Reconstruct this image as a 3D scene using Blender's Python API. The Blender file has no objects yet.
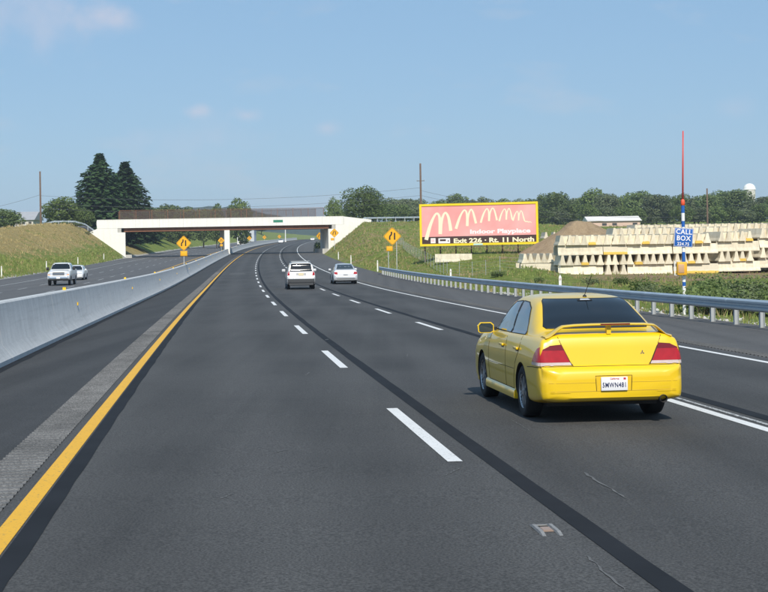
import bpy, bmesh, math, random
from mathutils import Vector, Matrix
from mathutils.bvhtree import BVHTree

# ------------------------------------------------------------------ camera, sky, sun, exposure
scn = bpy.context.scene
COL = scn.collection
FPX, CX, HOR, HCAM, ROLL = 1453.03, 384.0, 245.0, 1.8599, 0.0153     # focal length and horizon in pixels of the 768 px photograph
cam_d = bpy.data.cameras.new("camera")
cam = bpy.data.objects.new("camera", cam_d)
COL.objects.link(cam)
cam.location = (0, 0, HCAM)
cam.rotation_euler = (Matrix.Rotation(math.pi / 2, 3, 'X') @ Matrix.Rotation(-ROLL, 3, 'Z')).to_euler()   # held slightly tilted
cam_d.sensor_width = 36.0
cam_d.lens = FPX / 768 * 36.0
cam_d.shift_y = -(296 - HOR) / 768
cam_d.shift_x = ROLL * (296 - HOR) / 768
cam_d.clip_start = 0.1
cam_d.clip_end = 20000
scn.camera = cam

SUN_EL = math.radians(44)
SUN_AZ = math.atan2(0.135, -0.991)            # behind the camera, a little to the right
world = bpy.data.worlds.new("World")
scn.world = world
world.use_nodes = True
wn, wl = world.node_tree.nodes, world.node_tree.links
wn.clear()
w_out = wn.new("ShaderNodeOutputWorld")
w_bg = wn.new("ShaderNodeBackground")
w_sky = wn.new("ShaderNodeTexSky")
w_sky.sky_type = 'NISHITA'
w_sky.sun_disc = False
w_sky.sun_elevation = SUN_EL
w_sky.sun_rotation = SUN_AZ
w_sky.altitude = 100
w_sky.air_density = 1.0
w_sky.dust_density = 0.7
w_sky.ozone_density = 3.0
w_bg.inputs['Strength'].default_value = 0.10
# thin fair-weather wisps, the same all round the sky
tc = wn.new("ShaderNodeTexCoord")
sep = wn.new("ShaderNodeSeparateXYZ")
wl.new(tc.outputs['Generated'], sep.inputs[0])
mp = wn.new("ShaderNodeMapping")
mp.inputs['Location'].default_value = (1.15, 0.4, 0.62)
mp.inputs['Scale'].default_value = (1.0, 1.0, 2.6)
wl.new(tc.outputs['Generated'], mp.inputs[0])
nz = wn.new("ShaderNodeTexNoise")
nz.inputs['Scale'].default_value = 12.0
nz.inputs['Detail'].default_value = 5
nz.inputs['Roughness'].default_value = 0.55
wl.new(mp.outputs[0], nz.inputs['Vector'])
rmp = wn.new("ShaderNodeValToRGB")
rmp.color_ramp.elements[0].position = 0.56
rmp.color_ramp.elements[0].color = (0, 0, 0, 1)
rmp.color_ramp.elements[1].position = 0.80
rmp.color_ramp.elements[1].color = (0.30, 0.30, 0.30, 1)
wl.new(nz.outputs['Fac'], rmp.inputs[0])
wmix = wn.new("ShaderNodeMixRGB")
wmix.inputs['Color2'].default_value = (6.6, 6.5, 6.9, 1)
wl.new(rmp.outputs[0], wmix.inputs['Fac'])
wveil = wn.new("ShaderNodeMixRGB")          # even summer veil over the whole sky
wveil.inputs['Fac'].default_value = 0.62
wveil.inputs['Color2'].default_value = (2.95, 5.15, 7.75, 1)
wl.new(w_sky.outputs[0], wveil.inputs['Color1'])
wl.new(wveil.outputs[0], wmix.inputs['Color1'])
# small soft fair-weather puffs (column, row, half width in pixels, strength)
last = wmix.outputs[0]
nz2 = wn.new("ShaderNodeTexNoise"); nz2.inputs['Scale'].default_value = 34; nz2.inputs['Detail'].default_value = 5
wl.new(tc.outputs['Generated'], nz2.inputs['Vector'])
for cx_, cy_, cr_, ca_ in ((116, 17, 36, .62), (28, 16, 75, .42), (198, 109, 15, .60), (250, 113, 17, .55), (330, 127, 17, .50), (212, 136, 46, .32), (430, 131, 16, .20), (738, 114, 26, .18), (140, 137, 20, .12)):
    dv_ = Vector(((cx_ - CX) / FPX, 1.0, (HOR - cy_) / FPX)).normalized()
    sb = wn.new("ShaderNodeVectorMath"); sb.operation = 'SUBTRACT'; sb.inputs[1].default_value = dv_; wl.new(tc.outputs['Generated'], sb.inputs[0])
    ml = wn.new("ShaderNodeVectorMath"); ml.operation = 'MULTIPLY'; ml.inputs[1].default_value = (1, 1, 1.9); wl.new(sb.outputs[0], ml.inputs[0])
    ln = wn.new("ShaderNodeVectorMath"); ln.operation = 'LENGTH'; wl.new(ml.outputs[0], ln.inputs[0])
    ad = wn.new("ShaderNodeMath"); ad.operation = 'MULTIPLY_ADD'; ad.inputs[1].default_value = cr_ / FPX * 2.6; wl.new(nz2.outputs['Fac'], ad.inputs[0]); wl.new(ln.outputs['Value'], ad.inputs[2])
    mr = wn.new("ShaderNodeMapRange"); mr.interpolation_type = 'SMOOTHSTEP'
    mr.inputs['From Min'].default_value = cr_ / FPX * 2.5; mr.inputs['From Max'].default_value = cr_ / FPX * 1.0; mr.inputs['To Min'].default_value = 0; mr.inputs['To Max'].default_value = ca_
    wl.new(ad.outputs[0], mr.inputs['Value'])
    cm = wn.new("ShaderNodeMixRGB"); cm.inputs['Color2'].default_value = (6.4, 6.5, 7.6, 1)
    wl.new(mr.outputs[0], cm.inputs['Fac']); wl.new(last, cm.inputs['Color1']); last = cm.outputs[0]
wl.new(last, w_bg.inputs['Color'])
wl.new(w_bg.outputs[0], w_out.inputs[0])

sun_d = bpy.data.lights.new("sun", 'SUN')
sun_d.energy = 4.7
sun_d.angle = math.radians(0.6)
sun_d.color = (1.0, 0.94, 0.83)
sun = bpy.data.objects.new("sun", sun_d)
COL.objects.link(sun)
sv = Vector((math.sin(SUN_AZ) * math.cos(SUN_EL), math.cos(SUN_AZ) * math.cos(SUN_EL), math.sin(SUN_EL)))
sun.rotation_euler = sv.to_track_quat('Z', 'Y').to_euler()
sun.location = (0, 0, 60)

scn.render.engine = 'CYCLES'
scn.view_settings.view_transform = 'Standard'
scn.view_settings.look = 'None'
scn.view_settings.exposure = 0.0
scn.view_settings.gamma = 1.0

rnd = random.Random(7)

# ------------------------------------------------------------------ helpers
def setp(o, label=None, cat=None, group=None, kind=None):
    if label: o["label"] = label
    if cat: o["category"] = cat
    if group: o["group"] = group
    if kind: o["kind"] = kind
    return o

def empty(name, loc=(0, 0, 0), rot=(0, 0, 0), label=None, cat=None, group=None, kind=None):
    o = bpy.data.objects.new(name, None)
    o.empty_display_size = 0.2
    COL.objects.link(o)
    o.location = loc
    o.rotation_euler = rot
    return setp(o, label, cat, group, kind)

def link_mesh(name, me, parent=None, loc=(0, 0, 0), rot=(0, 0, 0)):
    o = bpy.data.objects.new(name, me)
    COL.objects.link(o)
    o.location = loc
    o.rotation_euler = rot
    if parent is not None:
        o.parent = parent
    return o

class MB:
    """collects simple shapes into one mesh"""
    def __init__(self):
        self.v, self.f, self.m = [], [], []
        self.cur = 0
    def add(self, vs, fs):
        n = len(self.v)
        self.v += [tuple(p) for p in vs]
        for f in fs:
            self.f.append([i + n for i in f]); self.m.append(self.cur)
        return self
    def box(self, c, s, rot=None):
        x, y, z = s[0] / 2, s[1] / 2, s[2] / 2
        vs = [Vector((a * x, b * y, d * z)) for a in (-1, 1) for b in (-1, 1) for d in (-1, 1)]
        if rot is not None: vs = [rot @ p for p in vs]
        vs = [p + Vector(c) for p in vs]
        return self.add(vs, [(0, 1, 3, 2), (4, 6, 7, 5), (0, 4, 5, 1), (2, 3, 7, 6), (0, 2, 6, 4), (1, 5, 7, 3)])
    def tube(self, pts, r, n=8, cap=True):
        pts = [Vector(p) for p in pts]
        rs = r if isinstance(r, (list, tuple)) else [r] * len(pts)
        vs, fs = [], []
        for i, p in enumerate(pts):
            t = (pts[min(i + 1, len(pts) - 1)] - pts[max(i - 1, 0)]).normalized()
            a = Vector((0, 0, 1)) if abs(t.z) < 0.9 else Vector((1, 0, 0))
            u = t.cross(a).normalized(); w = u.cross(t).normalized()
            for k in range(n):
                an = 2 * math.pi * k / n
                vs.append(p + (u * math.cos(an) + w * math.sin(an)) * rs[i])
        for i in range(len(pts) - 1):
            for k in range(n):
                a, b = i * n + k, i * n + (k + 1) % n
                fs.append((a, b, b + n, a + n))
        if cap:
            fs.append(tuple(range(n))[::-1]); fs.append(tuple(range((len(pts) - 1) * n, len(pts) * n)))
        return self.add(vs, fs)
    def lathe(self, prof, n=24, axis='z', c=(0, 0, 0)):
        vs, fs = [], []
        for (r, h) in prof:
            for k in range(n):
                a = 2 * math.pi * k / n
                p = (r * math.cos(a), r * math.sin(a), h)
                if axis == 'x': p = (p[2], p[0], p[1])
                if axis == 'y': p = (p[0], p[2], p[1])
                vs.append((p[0] + c[0], p[1] + c[1], p[2] + c[2]))
        for i in range(len(prof) - 1):
            for k in range(n):
                a, b = i * n + k, i * n + (k + 1) % n
                fs.append((a, b, b + n, a + n))
        return self.add(vs, fs)
    def sweep(self, prof, frames, closed=True, cap=True):
        """prof: (a,b) points; frames: (origin, axisA, axisB)"""
        n = len(prof); vs, fs = [], []
        for o, A, B in frames:
            for a, b in prof: vs.append(Vector(o) + Vector(A) * a + Vector(B) * b)
        for i in range(len(frames) - 1):
            for k in range(n if closed else n - 1):
                a, b = i * n + k, i * n + (k + 1) % n
                fs.append((a, b, b + n, a + n))
        if cap and closed:
            fs.append(tuple(range(n))[::-1]); fs.append(tuple(range((len(frames) - 1) * n, len(frames) * n)))
        return self.add(vs, fs)
    def mesh(self, name, mats, smooth=False, angle=None):
        me = bpy.data.meshes.new(name)
        me.from_pydata(self.v, [], self.f)
        mats = mats if isinstance(mats, (list, tuple)) else [mats]
        for m in mats: me.materials.append(m)
        if len(mats) > 1: me.polygons.foreach_set('material_index', self.m)
        bm = bmesh.new(); bm.from_mesh(me)
        bmesh.ops.recalc_face_normals(bm, faces=bm.faces)
        bm.to_mesh(me); bm.free()
        if smooth or angle:
            me.polygons.foreach_set('use_smooth', [True] * len(me.polygons))
            if angle: me.set_sharp_from_angle(angle=math.radians(angle))
        me.update()
        return me
    def build(self, name, mats, parent=None, loc=(0, 0, 0), rot=(0, 0, 0), smooth=False, angle=None):
        return link_mesh(name, self.mesh(name, mats, smooth, angle), parent, loc, rot)

def bevelled(mb, w, name, mat, parent=None, seg=2, loc=(0, 0, 0), rot=(0, 0, 0)):
    me = mb.mesh(name, mat)
    bm = bmesh.new(); bm.from_mesh(me)
    bmesh.ops.remove_doubles(bm, verts=bm.verts, dist=1e-5)
    bmesh.ops.bevel(bm, geom=list(bm.edges), offset=w, segments=seg, affect='EDGES', profile=0.5)
    bm.to_mesh(me); bm.free()
    me.polygons.foreach_set('use_smooth', [True] * len(me.polygons))
    me.set_sharp_from_angle(angle=math.radians(50))
    return link_mesh(name, me, parent, loc, rot)

def pchip(xs, ys):
    n = len(xs); h = [xs[i + 1] - xs[i] for i in range(n - 1)]
    dl = [(ys[i + 1] - ys[i]) / h[i] for i in range(n - 1)]
    m = [0.0] * n; m[0] = dl[0]; m[-1] = dl[-1]
    for i in range(1, n - 1):
        if dl[i - 1] * dl[i] > 0:
            w1 = 2 * h[i] + h[i - 1]; w2 = h[i] + 2 * h[i - 1]
            m[i] = (w1 + w2) / (w1 / dl[i - 1] + w2 / dl[i])
    def f(x):
        if x <= xs[0]: return ys[0]
        if x >= xs[-1]: return ys[-1]
        i = 0
        while xs[i + 1] < x: i += 1
        t = (x - xs[i]) / h[i]; t2, t3 = t * t, t * t * t
        return (2 * t3 - 3 * t2 + 1) * ys[i] + (t3 - 2 * t2 + t) * h[i] * m[i] + (-2 * t3 + 3 * t2) * ys[i + 1] + (t3 - t2) * h[i] * m[i + 1]
    return f

def lerp(kn, x):
    if x <= kn[0][0]: return kn[0][1]
    for (a, va), (b, vb) in zip(kn, kn[1:]):
        if x <= b: return va + (vb - va) * (x - a) / (b - a)
    return kn[-1][1]

def sstep(a, b, x):
    t = max(0.0, min(1.0, (x - a) / (b - a)))
    return t * t * (3 - 2 * t)

def ordinal(n):
    w = ["first", "second", "third", "fourth", "fifth", "sixth", "seventh", "eighth", "ninth", "tenth", "eleventh", "twelfth"]
    if n < 12: return w[n]
    k = n + 1
    return "%d%s" % (k, "th" if 10 <= k % 100 <= 20 else {1: "st", 2: "nd", 3: "rd"}.get(k % 10, "th"))

# ------------------------------------------------------------------ road geometry: s along, d to the right of the yellow line
CS = 0.0
G0 = (262.33 - HOR) / FPX                 # the road dips towards a sag, then climbs beyond it
_K = [(0, -0.1885e-3), (150, -0.1433e-3), (350, -0.1913e-3), (700, -0.1525e-3), (900, 0)]
_G = [(0, 0), (70, .4595e-2), (110, 1.219e-2), (160, 1.7978e-2), (220, 2.1521e-2), (300, 2.3804e-2), (400, 2.2446e-2), (700, 2.2328e-2), (900, G0 + 0.002), (1000, G0)]
S0 = -80
_X, _Y, _Z, _T, _GR = [], [], [], [], []
th0 = 0.1142
for i in range(S0, 0):
    k = -i
    _X.append(-2.1963 + math.sin(th0) * k - math.sin(th0)); _Y.append(6 + math.cos(th0) * (1 - k)); _Z.append(0.0); _T.append(th0); _GR.append(0.0)
x_, y_, z_, t_ = -2.1963, 6.0, 0.0, th0
for i in range(0, 3600):
    t_ += lerp(_K, i); g = lerp(_G, i) if i < 1000 else G0
    x_ -= math.sin(t_); y_ += math.cos(t_); z_ += g
    _X.append(x_); _Y.append(y_); _Z.append(z_); _T.append(t_); _GR.append(g)

def ref(s):
    u = max(0.0, min(len(_X) - 1.001, s - S0)); i = int(u); f = u - i
    return (_X[i] + (_X[i + 1] - _X[i]) * f, _Y[i] + (_Y[i + 1] - _Y[i]) * f, _Z[i] + (_Z[i + 1] - _Z[i]) * f, _T[i] + (_T[i + 1] - _T[i]) * f)

def plane_z(s, d):
    x, y, z, t = ref(s)
    dd = max(-26.0, min(17.0, d))
    return z + CS * dd - G0 * (y + dd * math.sin(t)) - (0.3 if d < -3.3 else 0.0)

def RP(s, d, dz=0.0):
    x, y, z, t = ref(s)
    return Vector((x + d * math.cos(t), y + d * math.sin(t), plane_z(s, d) + dz))

def heading(s): return ref(s)[3]
def grade(s):
    i = int(max(0, min(len(_GR) - 1, s - S0)))
    return _GR[i] - G0

def to_sd(X, Y):
    s = Y - 6; d = 0
    for _ in range(5):
        x, y, z, t = ref(s)
        tx, ty = -math.sin(t), math.cos(t)
        s += (X - x) * tx + (Y - y) * ty
        d = (X - x) * math.cos(t) + (Y - y) * math.sin(t)
    return s, d

def PT(x, y, Y):
    """photograph pixel at a known depth -> point (camera roll undone)"""
    c, sn = math.cos(ROLL), math.sin(ROLL); du, dv = x - CX, y - 296.0
    u, v = du * c - dv * sn, du * sn + dv * c + 296.0
    return Vector((u / FPX * Y, Y, HCAM + (HOR - v) / FPX * Y))
def at_col(x, d, s0=5.0, s1=680.0, y=262):
    """s where the line at offset d crosses photograph column x (road going away, columns fall)"""
    lo, hi = s0, s1
    g = lambda s: (lambda p: p.x - PT(x, y, p.y).x)(RP(s, d))
    glo = g(lo)
    for _ in range(50):
        m = (lo + hi) / 2
        if (g(m) > 0) == (glo > 0): lo = m
        else: hi = m
    return (lo + hi) / 2

def on_road_rot(s, opposite=False):
    a, r = math.atan(grade(s)), -math.atan(CS)
    if opposite: return (-a, -r, heading(s) + math.pi)
    return (a, r, heading(s))

# ------------------------------------------------------------------ terrain
RIGHT = [(-80, .2), (0, -.2), (40, -.75), (60, -.95), (90, -1.05), (112, -.85), (125, -.5), (142, .9), (160, 1.1), (200, 1.7), (245, 3.0), (268, 5.6), (283, 6.55), (330, 6.6), (420, 8.0), (560, 9.5), (900, 12), (3500, 14)]
LEFT = [(-80, 1.2), (60, .2), (110, .3), (150, 2.2), (205, 4.6), (245, 6.3), (262, 6.5), (285, 6.5), (310, 6.6), (350, 7.5), (450, 8.5), (700, 11), (3500, 13)]
def bump(x, y):
    return (math.sin(x * .31 + y * .17) + math.sin(x * .13 - y * .23 + 2) + math.sin(x * .53 + y * .41 + 1) * .5) / 2.5

def HT(s, d):
    base = plane_z(s, d) - 0.14
    if -22.3 <= d <= 15.6: return base
    p = RP(s, d)
    if d > 15.6:
        tgt = lerp(RIGHT, s) + 0.12 * bump(p.x, p.y) * sstep(17, 26, d)
        sl = 0.42 + 0.36 * sstep(225, 275, s) - 0.36 * sstep(300, 330, s)
        if tgt > base: z = base + min(max(0, d - 16.2) * sl, tgt - base) if s > 190 else base + (tgt - base) * sstep(15.6, 27, d)
        else: z = base + (tgt - base) * sstep(15.6, 22, d)
        z -= 1.7 * sstep(40, 75, d) * sstep(215, 285, s) * (1 - sstep(420, 520, s))
        # weedy hump on the verge in front of the hoarding
        hx, hy = p.x - 11.2, p.y - 116
        z += 0.85 * math.exp(-(hx * hx / 7 + hy * hy / 30))
        return z
    tgt = lerp(LEFT, s) + 0.15 * bump(p.x, p.y)
    drop = 0.27 * max(0.0, -d - 36) * (1 - sstep(278, 330, s))
    tgt = max(tgt - drop, min(tgt, 2.4))
    sl = 0.44 + 0.3 * sstep(235, 268, s) - 0.3 * sstep(285, 310, s)
    return base + max(0.0, min((-22.3 - d) * sl, tgt - base)) if tgt > base else base + (tgt - base) * sstep(22.3, 30, -d)

def ground_at(X, Y):
    s, d = to_sd(X, Y)
    return HT(s, d)
# ------------------------------------------------------------------ materials
class NT:
    def __init__(self, name):
        self.m = bpy.data.materials.new(name); self.m.use_nodes = True
        self.t = self.m.node_tree; self.n = self.t.nodes; self.l = self.t.links
        self.n.clear()
        self.out = self.n.new("ShaderNodeOutputMaterial")
        self.p = self.n.new("ShaderNodeBsdfPrincipled")
        self.l.new(self.p.outputs[0], self.out.inputs[0])
    def node(self, t, **kw):
        o = self.n.new(t)
        for k, v in kw.items():
            if k in o.inputs.keys(): o.inputs[k].default_value = v
            else: setattr(o, k, v)
        return o
    def link(self, a, b): self.l.new(a, b)
    def coord(self, which='Object', scale=(1, 1, 1)):
        c = self.n.new("ShaderNodeTexCoord"); m = self.n.new("ShaderNodeMapping")
        m.inputs['Scale'].default_value = scale
        self.l.new(c.outputs[which], m.inputs[0]); return m.outputs[0]
    def pos(self, scale=(1, 1, 1)):
        c = self.n.new("ShaderNodeNewGeometry"); m = self.n.new("ShaderNodeMapping")
        m.inputs['Scale'].default_value = scale
        self.l.new(c.outputs['Position'], m.inputs[0]); return m.outputs[0]
    def noise(self, vec, scale, detail=4, rough=.55):
        o = self.n.new("ShaderNodeTexNoise")
        o.inputs['Scale'].default_value = scale; o.inputs['Detail'].default_value = detail; o.inputs['Roughness'].default_value = rough
        if vec is not None: self.l.new(vec, o.inputs['Vector'])
        return o.outputs['Fac']
    def ramp(self, fac, stops):
        o = self.n.new("ShaderNodeValToRGB"); e = o.color_ramp.elements
        while len(e) < len(stops): e.new(0.5)
        for i, (p, c) in enumerate(stops):
            e[i].position = p
            e[i].color = (c[0], c[1], c[2], 1) if isinstance(c, (tuple, list)) else (c, c, c, 1)
        self.l.new(fac, o.inputs[0]); return o.outputs[0]
    def mix(self, fac, a, b, blend='MIX'):
        o = self.n.new("ShaderNodeMixRGB"); o.blend_type = blend
        for i, v in ((0, fac), (1, a), (2, b)):
            if hasattr(v, 'links'): self.l.new(v, o.inputs[i])
            elif i == 0: o.inputs[0].default_value = v
            else: o.inputs[i].default_value = (v[0], v[1], v[2], 1)
        return o.outputs[0]
    def bump(self, h, strength, dist):
        o = self.n.new("ShaderNodeBump"); o.inputs['Strength'].default_value = strength; o.inputs['Distance'].default_value = dist
        self.l.new(h, o.inputs['Height']); self.l.new(o.outputs[0], self.p.inputs['Normal'])
    def col(self, c):
        if hasattr(c, 'links'): self.l.new(c, self.p.inputs['Base Color'])
        else: self.p.inputs['Base Color'].default_value = (c[0], c[1], c[2], 1)
    def rough(self, r):
        if hasattr(r, 'links'): self.l.new(r, self.p.inputs['Roughness'])
        else: self.p.inputs['Roughness'].default_value = r
    def spec(self, v): self.p.inputs['Specular IOR Level'].default_value = v

def flat(name, c, rough=.6, metal=0.0, var=0.0, scale=6.0, coat=0.0, spec=.5):
    t = NT(name)
    if var:
        n = t.noise(t.coord('Object'), scale, 5)
        t.col(t.mix(n, [max(0, v * (1 - var)) for v in c], [min(1, v * (1 + var)) for v in c]))
    else: t.col(c)
    t.rough(rough); t.p.inputs['Metallic'].default_value = metal; t.spec(spec)
    if coat: t.p.inputs['Coat Weight'].default_value = coat; t.p.inputs['Coat Roughness'].default_value = .04
    return t.m

def asphalt(name, lo, hi, streak=0.0, wheel=False):
    t = NT(name); P = t.pos()
    fine = t.noise(P, 55, 3, .7)
    mid = t.noise(P, 1.1, 5, .6)
    ca, sa = math.cos(-th0), math.sin(-th0)
    g = t.n.new("ShaderNodeNewGeometry"); m = t.n.new("ShaderNodeMapping")
    m.inputs['Rotation'].default_value = (0, 0, -th0); m.inputs['Scale'].default_value = (1.5, .018, 1)
    t.link(g.outputs['Position'], m.inputs[0])
    st = t.noise(m.outputs[0], 1.0, 4, .6)
    base = t.mix(t.ramp(mid, [(.3, 0), (.7, 1)]), lo, hi)
    if streak: base = t.mix(streak, base, t.mix(t.ramp(st, [(.35, 0), (.68, 1)]), [v * .72 for v in lo], [v * 1.22 for v in hi]))
    if wheel:
        la = t.n.new("ShaderNodeAttribute"); la.attribute_name = 'lateral'
        ph = t.node("ShaderNodeMath", operation='MULTIPLY_ADD'); ph.inputs[1].default_value = 2 * math.pi / 1.83; ph.inputs[2].default_value = -.93 * 2 * math.pi / 1.83
        t.link(la.outputs['Fac'], ph.inputs[0])
        cs = t.node("ShaderNodeMath", operation='COSINE'); t.link(ph.outputs[0], cs.inputs[0])
        wob = t.node("ShaderNodeMath", operation='MULTIPLY_ADD'); wob.inputs[1].default_value = .35; t.link(cs.outputs[0], wob.inputs[0]); t.link(st, wob.inputs[2])
        base = t.mix(1.0, base, t.ramp(wob.outputs[0], [(.15, 1.16), (.85, .84)]), 'MULTIPLY')
        spot = t.noise(P, 7.0, 2, .5); big = t.noise(P, .16, 3, .5)
        base = t.mix(t.ramp(spot, [(.70, 0), (.76, .45)]), base, [v * .55 for v in lo])
        base = t.mix(t.ramp(big, [(.40, 0), (.62, .5)]), base, [v * 1.25 for v in hi])
    ag = t.ramp(fine, [(.38, .55), (.62, 1.5)])
    t.col(t.mix(1.0, base, ag, 'MULTIPLY'))
    t.rough(.86); t.spec(.35)
    t.bump(fine, .5, .006)
    return t.m

def paint_line(name, c, worn):
    t = NT(name); P = t.pos()
    n = t.noise(P, 30, 4, .7); n2 = t.noise(P, 2.2, 4, .6)
    f = t.ramp(n, [(worn, 1), (worn + .12, 0)])
    t.col(t.mix(f, t.mix(n2, [v * .82 for v in c], c), (.09, .09, .09)))
    t.rough(.65); t.bump(n, .25, .004)
    return t.m

M = {}
M['asphalt'] = asphalt('asphalt', (.044, .0435, .0435), (.056, .0555, .055), .55, True)
M['asphalt_opp'] = asphalt('asphalt_opposite', (.085, .085, .088), (.105, .104, .105), .5)
M['shoulder'] = asphalt('asphalt_shoulder', (.033, .0335, .035), (.045, .0455, .047), .45)
M['shoulder_r'] = asphalt('asphalt_right_shoulder', (.072, .070, .070), (.094, .092, .090), .4)
M['seal'] = flat('seam_sealant', (.018, .020, .024), .85, var=.45, scale=1.5, spec=.12)
M['milled'] = asphalt('milled_asphalt', (.075, .074, .073), (.155, .152, .148), .2)
M['line_w'] = paint_line('white_line', (.74, .74, .73), .30)
M['line_wf'] = paint_line('white_line_worn', (.62, .62, .61), .44)
M['line_y'] = paint_line('yellow_line', (.78, .42, .02), .30)
M['scuff'] = flat('road_scuff', (.105, .105, .105), .9, var=.4, scale=20)

# ground: colour attribute 'cover' = (dry, soil, gravel)
t = NT('ground_cover'); P = t.pos()
at = t.n.new("ShaderNodeAttribute"); at.attribute_name = 'cover'
sp = t.n.new("ShaderNodeSeparateColor"); t.link(at.outputs['Color'], sp.inputs[0])
n1 = t.noise(P, .22, 6, .62); n2 = t.noise(P, 1.7, 6, .65); n3 = t.noise(P, 14, 4, .7)
green = t.mix(t.ramp(n2, [(.35, 0), (.66, 1)]), (.105, .150, .026), (.225, .262, .066))
dry = t.mix(t.ramp(n2, [(.3, 0), (.7, 1)]), (.22, .165, .06), (.42, .33, .15))
soil = t.mix(n3, (.20, .135, .08), (.36, .26, .17))
gravel = t.mix(t.ramp(n3, [(.38, 0), (.62, 1)]), (.25, .24, .22), (.62, .60, .57))
def thr(ch, k):
    a = t.n.new("ShaderNodeMath"); a.operation = 'MULTIPLY_ADD'; a.inputs[1].default_value = 1.0
    t.link(sp.outputs[ch], a.inputs[0])
    b = t.n.new("ShaderNodeMath"); b.operation = 'MULTIPLY_ADD'; b.inputs[1].default_value = k; b.inputs[2].default_value = -k / 2
    t.link(t.mix(.45, n1, n2), b.inputs[0]); t.link(b.outputs[0], a.inputs[2])
    return t.ramp(a.outputs[0], [(.38, 0), (.62, 1)])
c = t.mix(thr('Red', 2.2), green, dry)
c = t.mix(thr('Green', 1.8), c, soil)
c = t.mix(thr('Blue', 1.2), c, gravel)
t.col(t.mix(1.0, c, t.ramp(n3, [(.3, .72), (.7, 1.25)]), 'MULTIPLY'))
t.rough(.95); t.spec(.1); t.bump(n3, .9, .12)
M['ground'] = t.m

def concrete(name, lo, hi, stain=.5, streak=True, rough=.85):
    t = NT(name); P = t.pos()
    n = t.noise(P, 3.5, 6, .65); f = t.noise(P, 40, 3, .6)
    v = t.noise(t.pos((2.2, 2.2, .12)), 1.4, 5, .7)
    b = t.mix(t.ramp(n, [(.3, 0), (.7, 1)]), lo, hi)
    if streak: b = t.mix(stain, b, t.mix(t.ramp(v, [(.4, 0), (.6, 1)]), [x * .74 for x in lo], hi))
    t.col(t.mix(1.0, b, t.ramp(f, [(.3, .86), (.7, 1.1)]), 'MULTIPLY'))
    t.rough(rough); t.spec(.3); t.bump(f, .25, .004)
    return t.m
M['barrier'] = concrete('median_concrete', (.45, .465, .475), (.54, .555, .565), .28)
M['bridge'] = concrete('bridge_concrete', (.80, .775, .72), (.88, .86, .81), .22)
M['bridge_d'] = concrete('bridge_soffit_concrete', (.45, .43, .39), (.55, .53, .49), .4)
M['jersey'] = concrete('stacked_concrete', (.69, .605, .45), (.87, .79, .62), .40)
t = NT('stacked_concrete_striped')
oc = t.n.new("ShaderNodeTexCoord"); sx = t.n.new("ShaderNodeSeparateXYZ"); t.link(oc.outputs['Object'], sx.inputs[0])
n = t.noise(t.pos(), 3.5, 6, .65)
a = t.n.new("ShaderNodeMath"); a.operation = 'MULTIPLY_ADD'; a.inputs[1].default_value = .12; t.link(n, a.inputs[0]); t.link(sx.outputs[2], a.inputs[2])
t.col(t.mix(t.ramp(a.outputs[0], [(.26, 1), (.31, 0)]), t.mix(n, (.69, .605, .45), (.87, .79, .62)), (.78, .52, .10)))
t.rough(.85)
M['jersey_y'] = t.m
for nm in ('jersey', 'jersey_y'):
    nt = M[nm].node_tree; pb = [n for n in nt.nodes if n.type == 'BSDF_PRINCIPLED'][0]; src = pb.inputs['Base Color'].links[0].from_socket
    oi = nt.nodes.new("ShaderNodeObjectInfo"); mr = nt.nodes.new("ShaderNodeMapRange"); mr.inputs['To Min'].default_value = .80; mr.inputs['To Max'].default_value = 1.08
    nt.links.new(oi.outputs['Random'], mr.inputs[0]); sc_ = nt.nodes.new("ShaderNodeVectorMath"); sc_.operation = 'SCALE'
    nt.links.new(src, sc_.inputs[0]); nt.links.new(mr.outputs[0], sc_.inputs['Scale']); nt.links.new(sc_.outputs[0], pb.inputs['Base Color'])
# tyre scuffs and grime smeared along the lower face of the median barrier
nt = M['barrier'].node_tree; pb = [n for n in nt.nodes if n.type == 'BSDF_PRINCIPLED'][0]; src = pb.inputs['Base Color'].links[0].from_socket
gg = nt.nodes.new("ShaderNodeNewGeometry"); mm = nt.nodes.new("ShaderNodeMapping"); mm.inputs['Scale'].default_value = (.8, .12, 5.0); nt.links.new(gg.outputs['Position'], mm.inputs[0])
gn = nt.nodes.new("ShaderNodeTexNoise"); gn.inputs['Scale'].default_value = 1.6; gn.inputs['Detail'].default_value = 6; gn.inputs['Roughness'].default_value = .7; nt.links.new(mm.outputs[0], gn.inputs['Vector'])
gr = nt.nodes.new("ShaderNodeValToRGB"); gr.color_ramp.elements[0].position = .52; gr.color_ramp.elements[0].color = (1, 1, 1, 1); gr.color_ramp.elements[1].position = .72; gr.color_ramp.elements[1].color = (.86, .86, .86, 1); nt.links.new(gn.outputs['Fac'], gr.inputs[0])
gm = nt.nodes.new("ShaderNodeMixRGB"); gm.blend_type = 'MULTIPLY'; gm.inputs[0].default_value = 1; nt.links.new(src, gm.inputs[1]); nt.links.new(gr.outputs[0], gm.inputs[2]); nt.links.new(gm.outputs[0], pb.inputs['Base Color'])
M['wsteel'] = flat('weathering_steel', (.24, .105, .055), .8, .0, .35, 2)
M['galv'] = flat('galvanised_steel', (.47, .53, .58), .42, .55, .22, 1.6)
M['galv_post'] = flat('galvanised_post', (.44, .46, .47), .55, .3, .25, 3)
M['dkgalv'] = flat('bolt_steel', (.25, .27, .29), .5, .7)
M['wood'] = flat('pole_wood', (.13, .085, .06), .9, 0, .35, 3)
M['wire'] = flat('wire', (.10, .10, .11), .6)
M['sign_o'] = flat('sign_orange_yellow', (.86, .42, .01), .45, 0, .08, 3)
M['black'] = flat('black_print', (.012, .012, .012), .5)
M['white'] = flat('white_paint', (.80, .80, .78), .5, 0, .06, 4)
M['refl_y'] = flat('yellow_reflector', (.85, .52, .02), .3)
M['bb_pink'] = None
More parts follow.
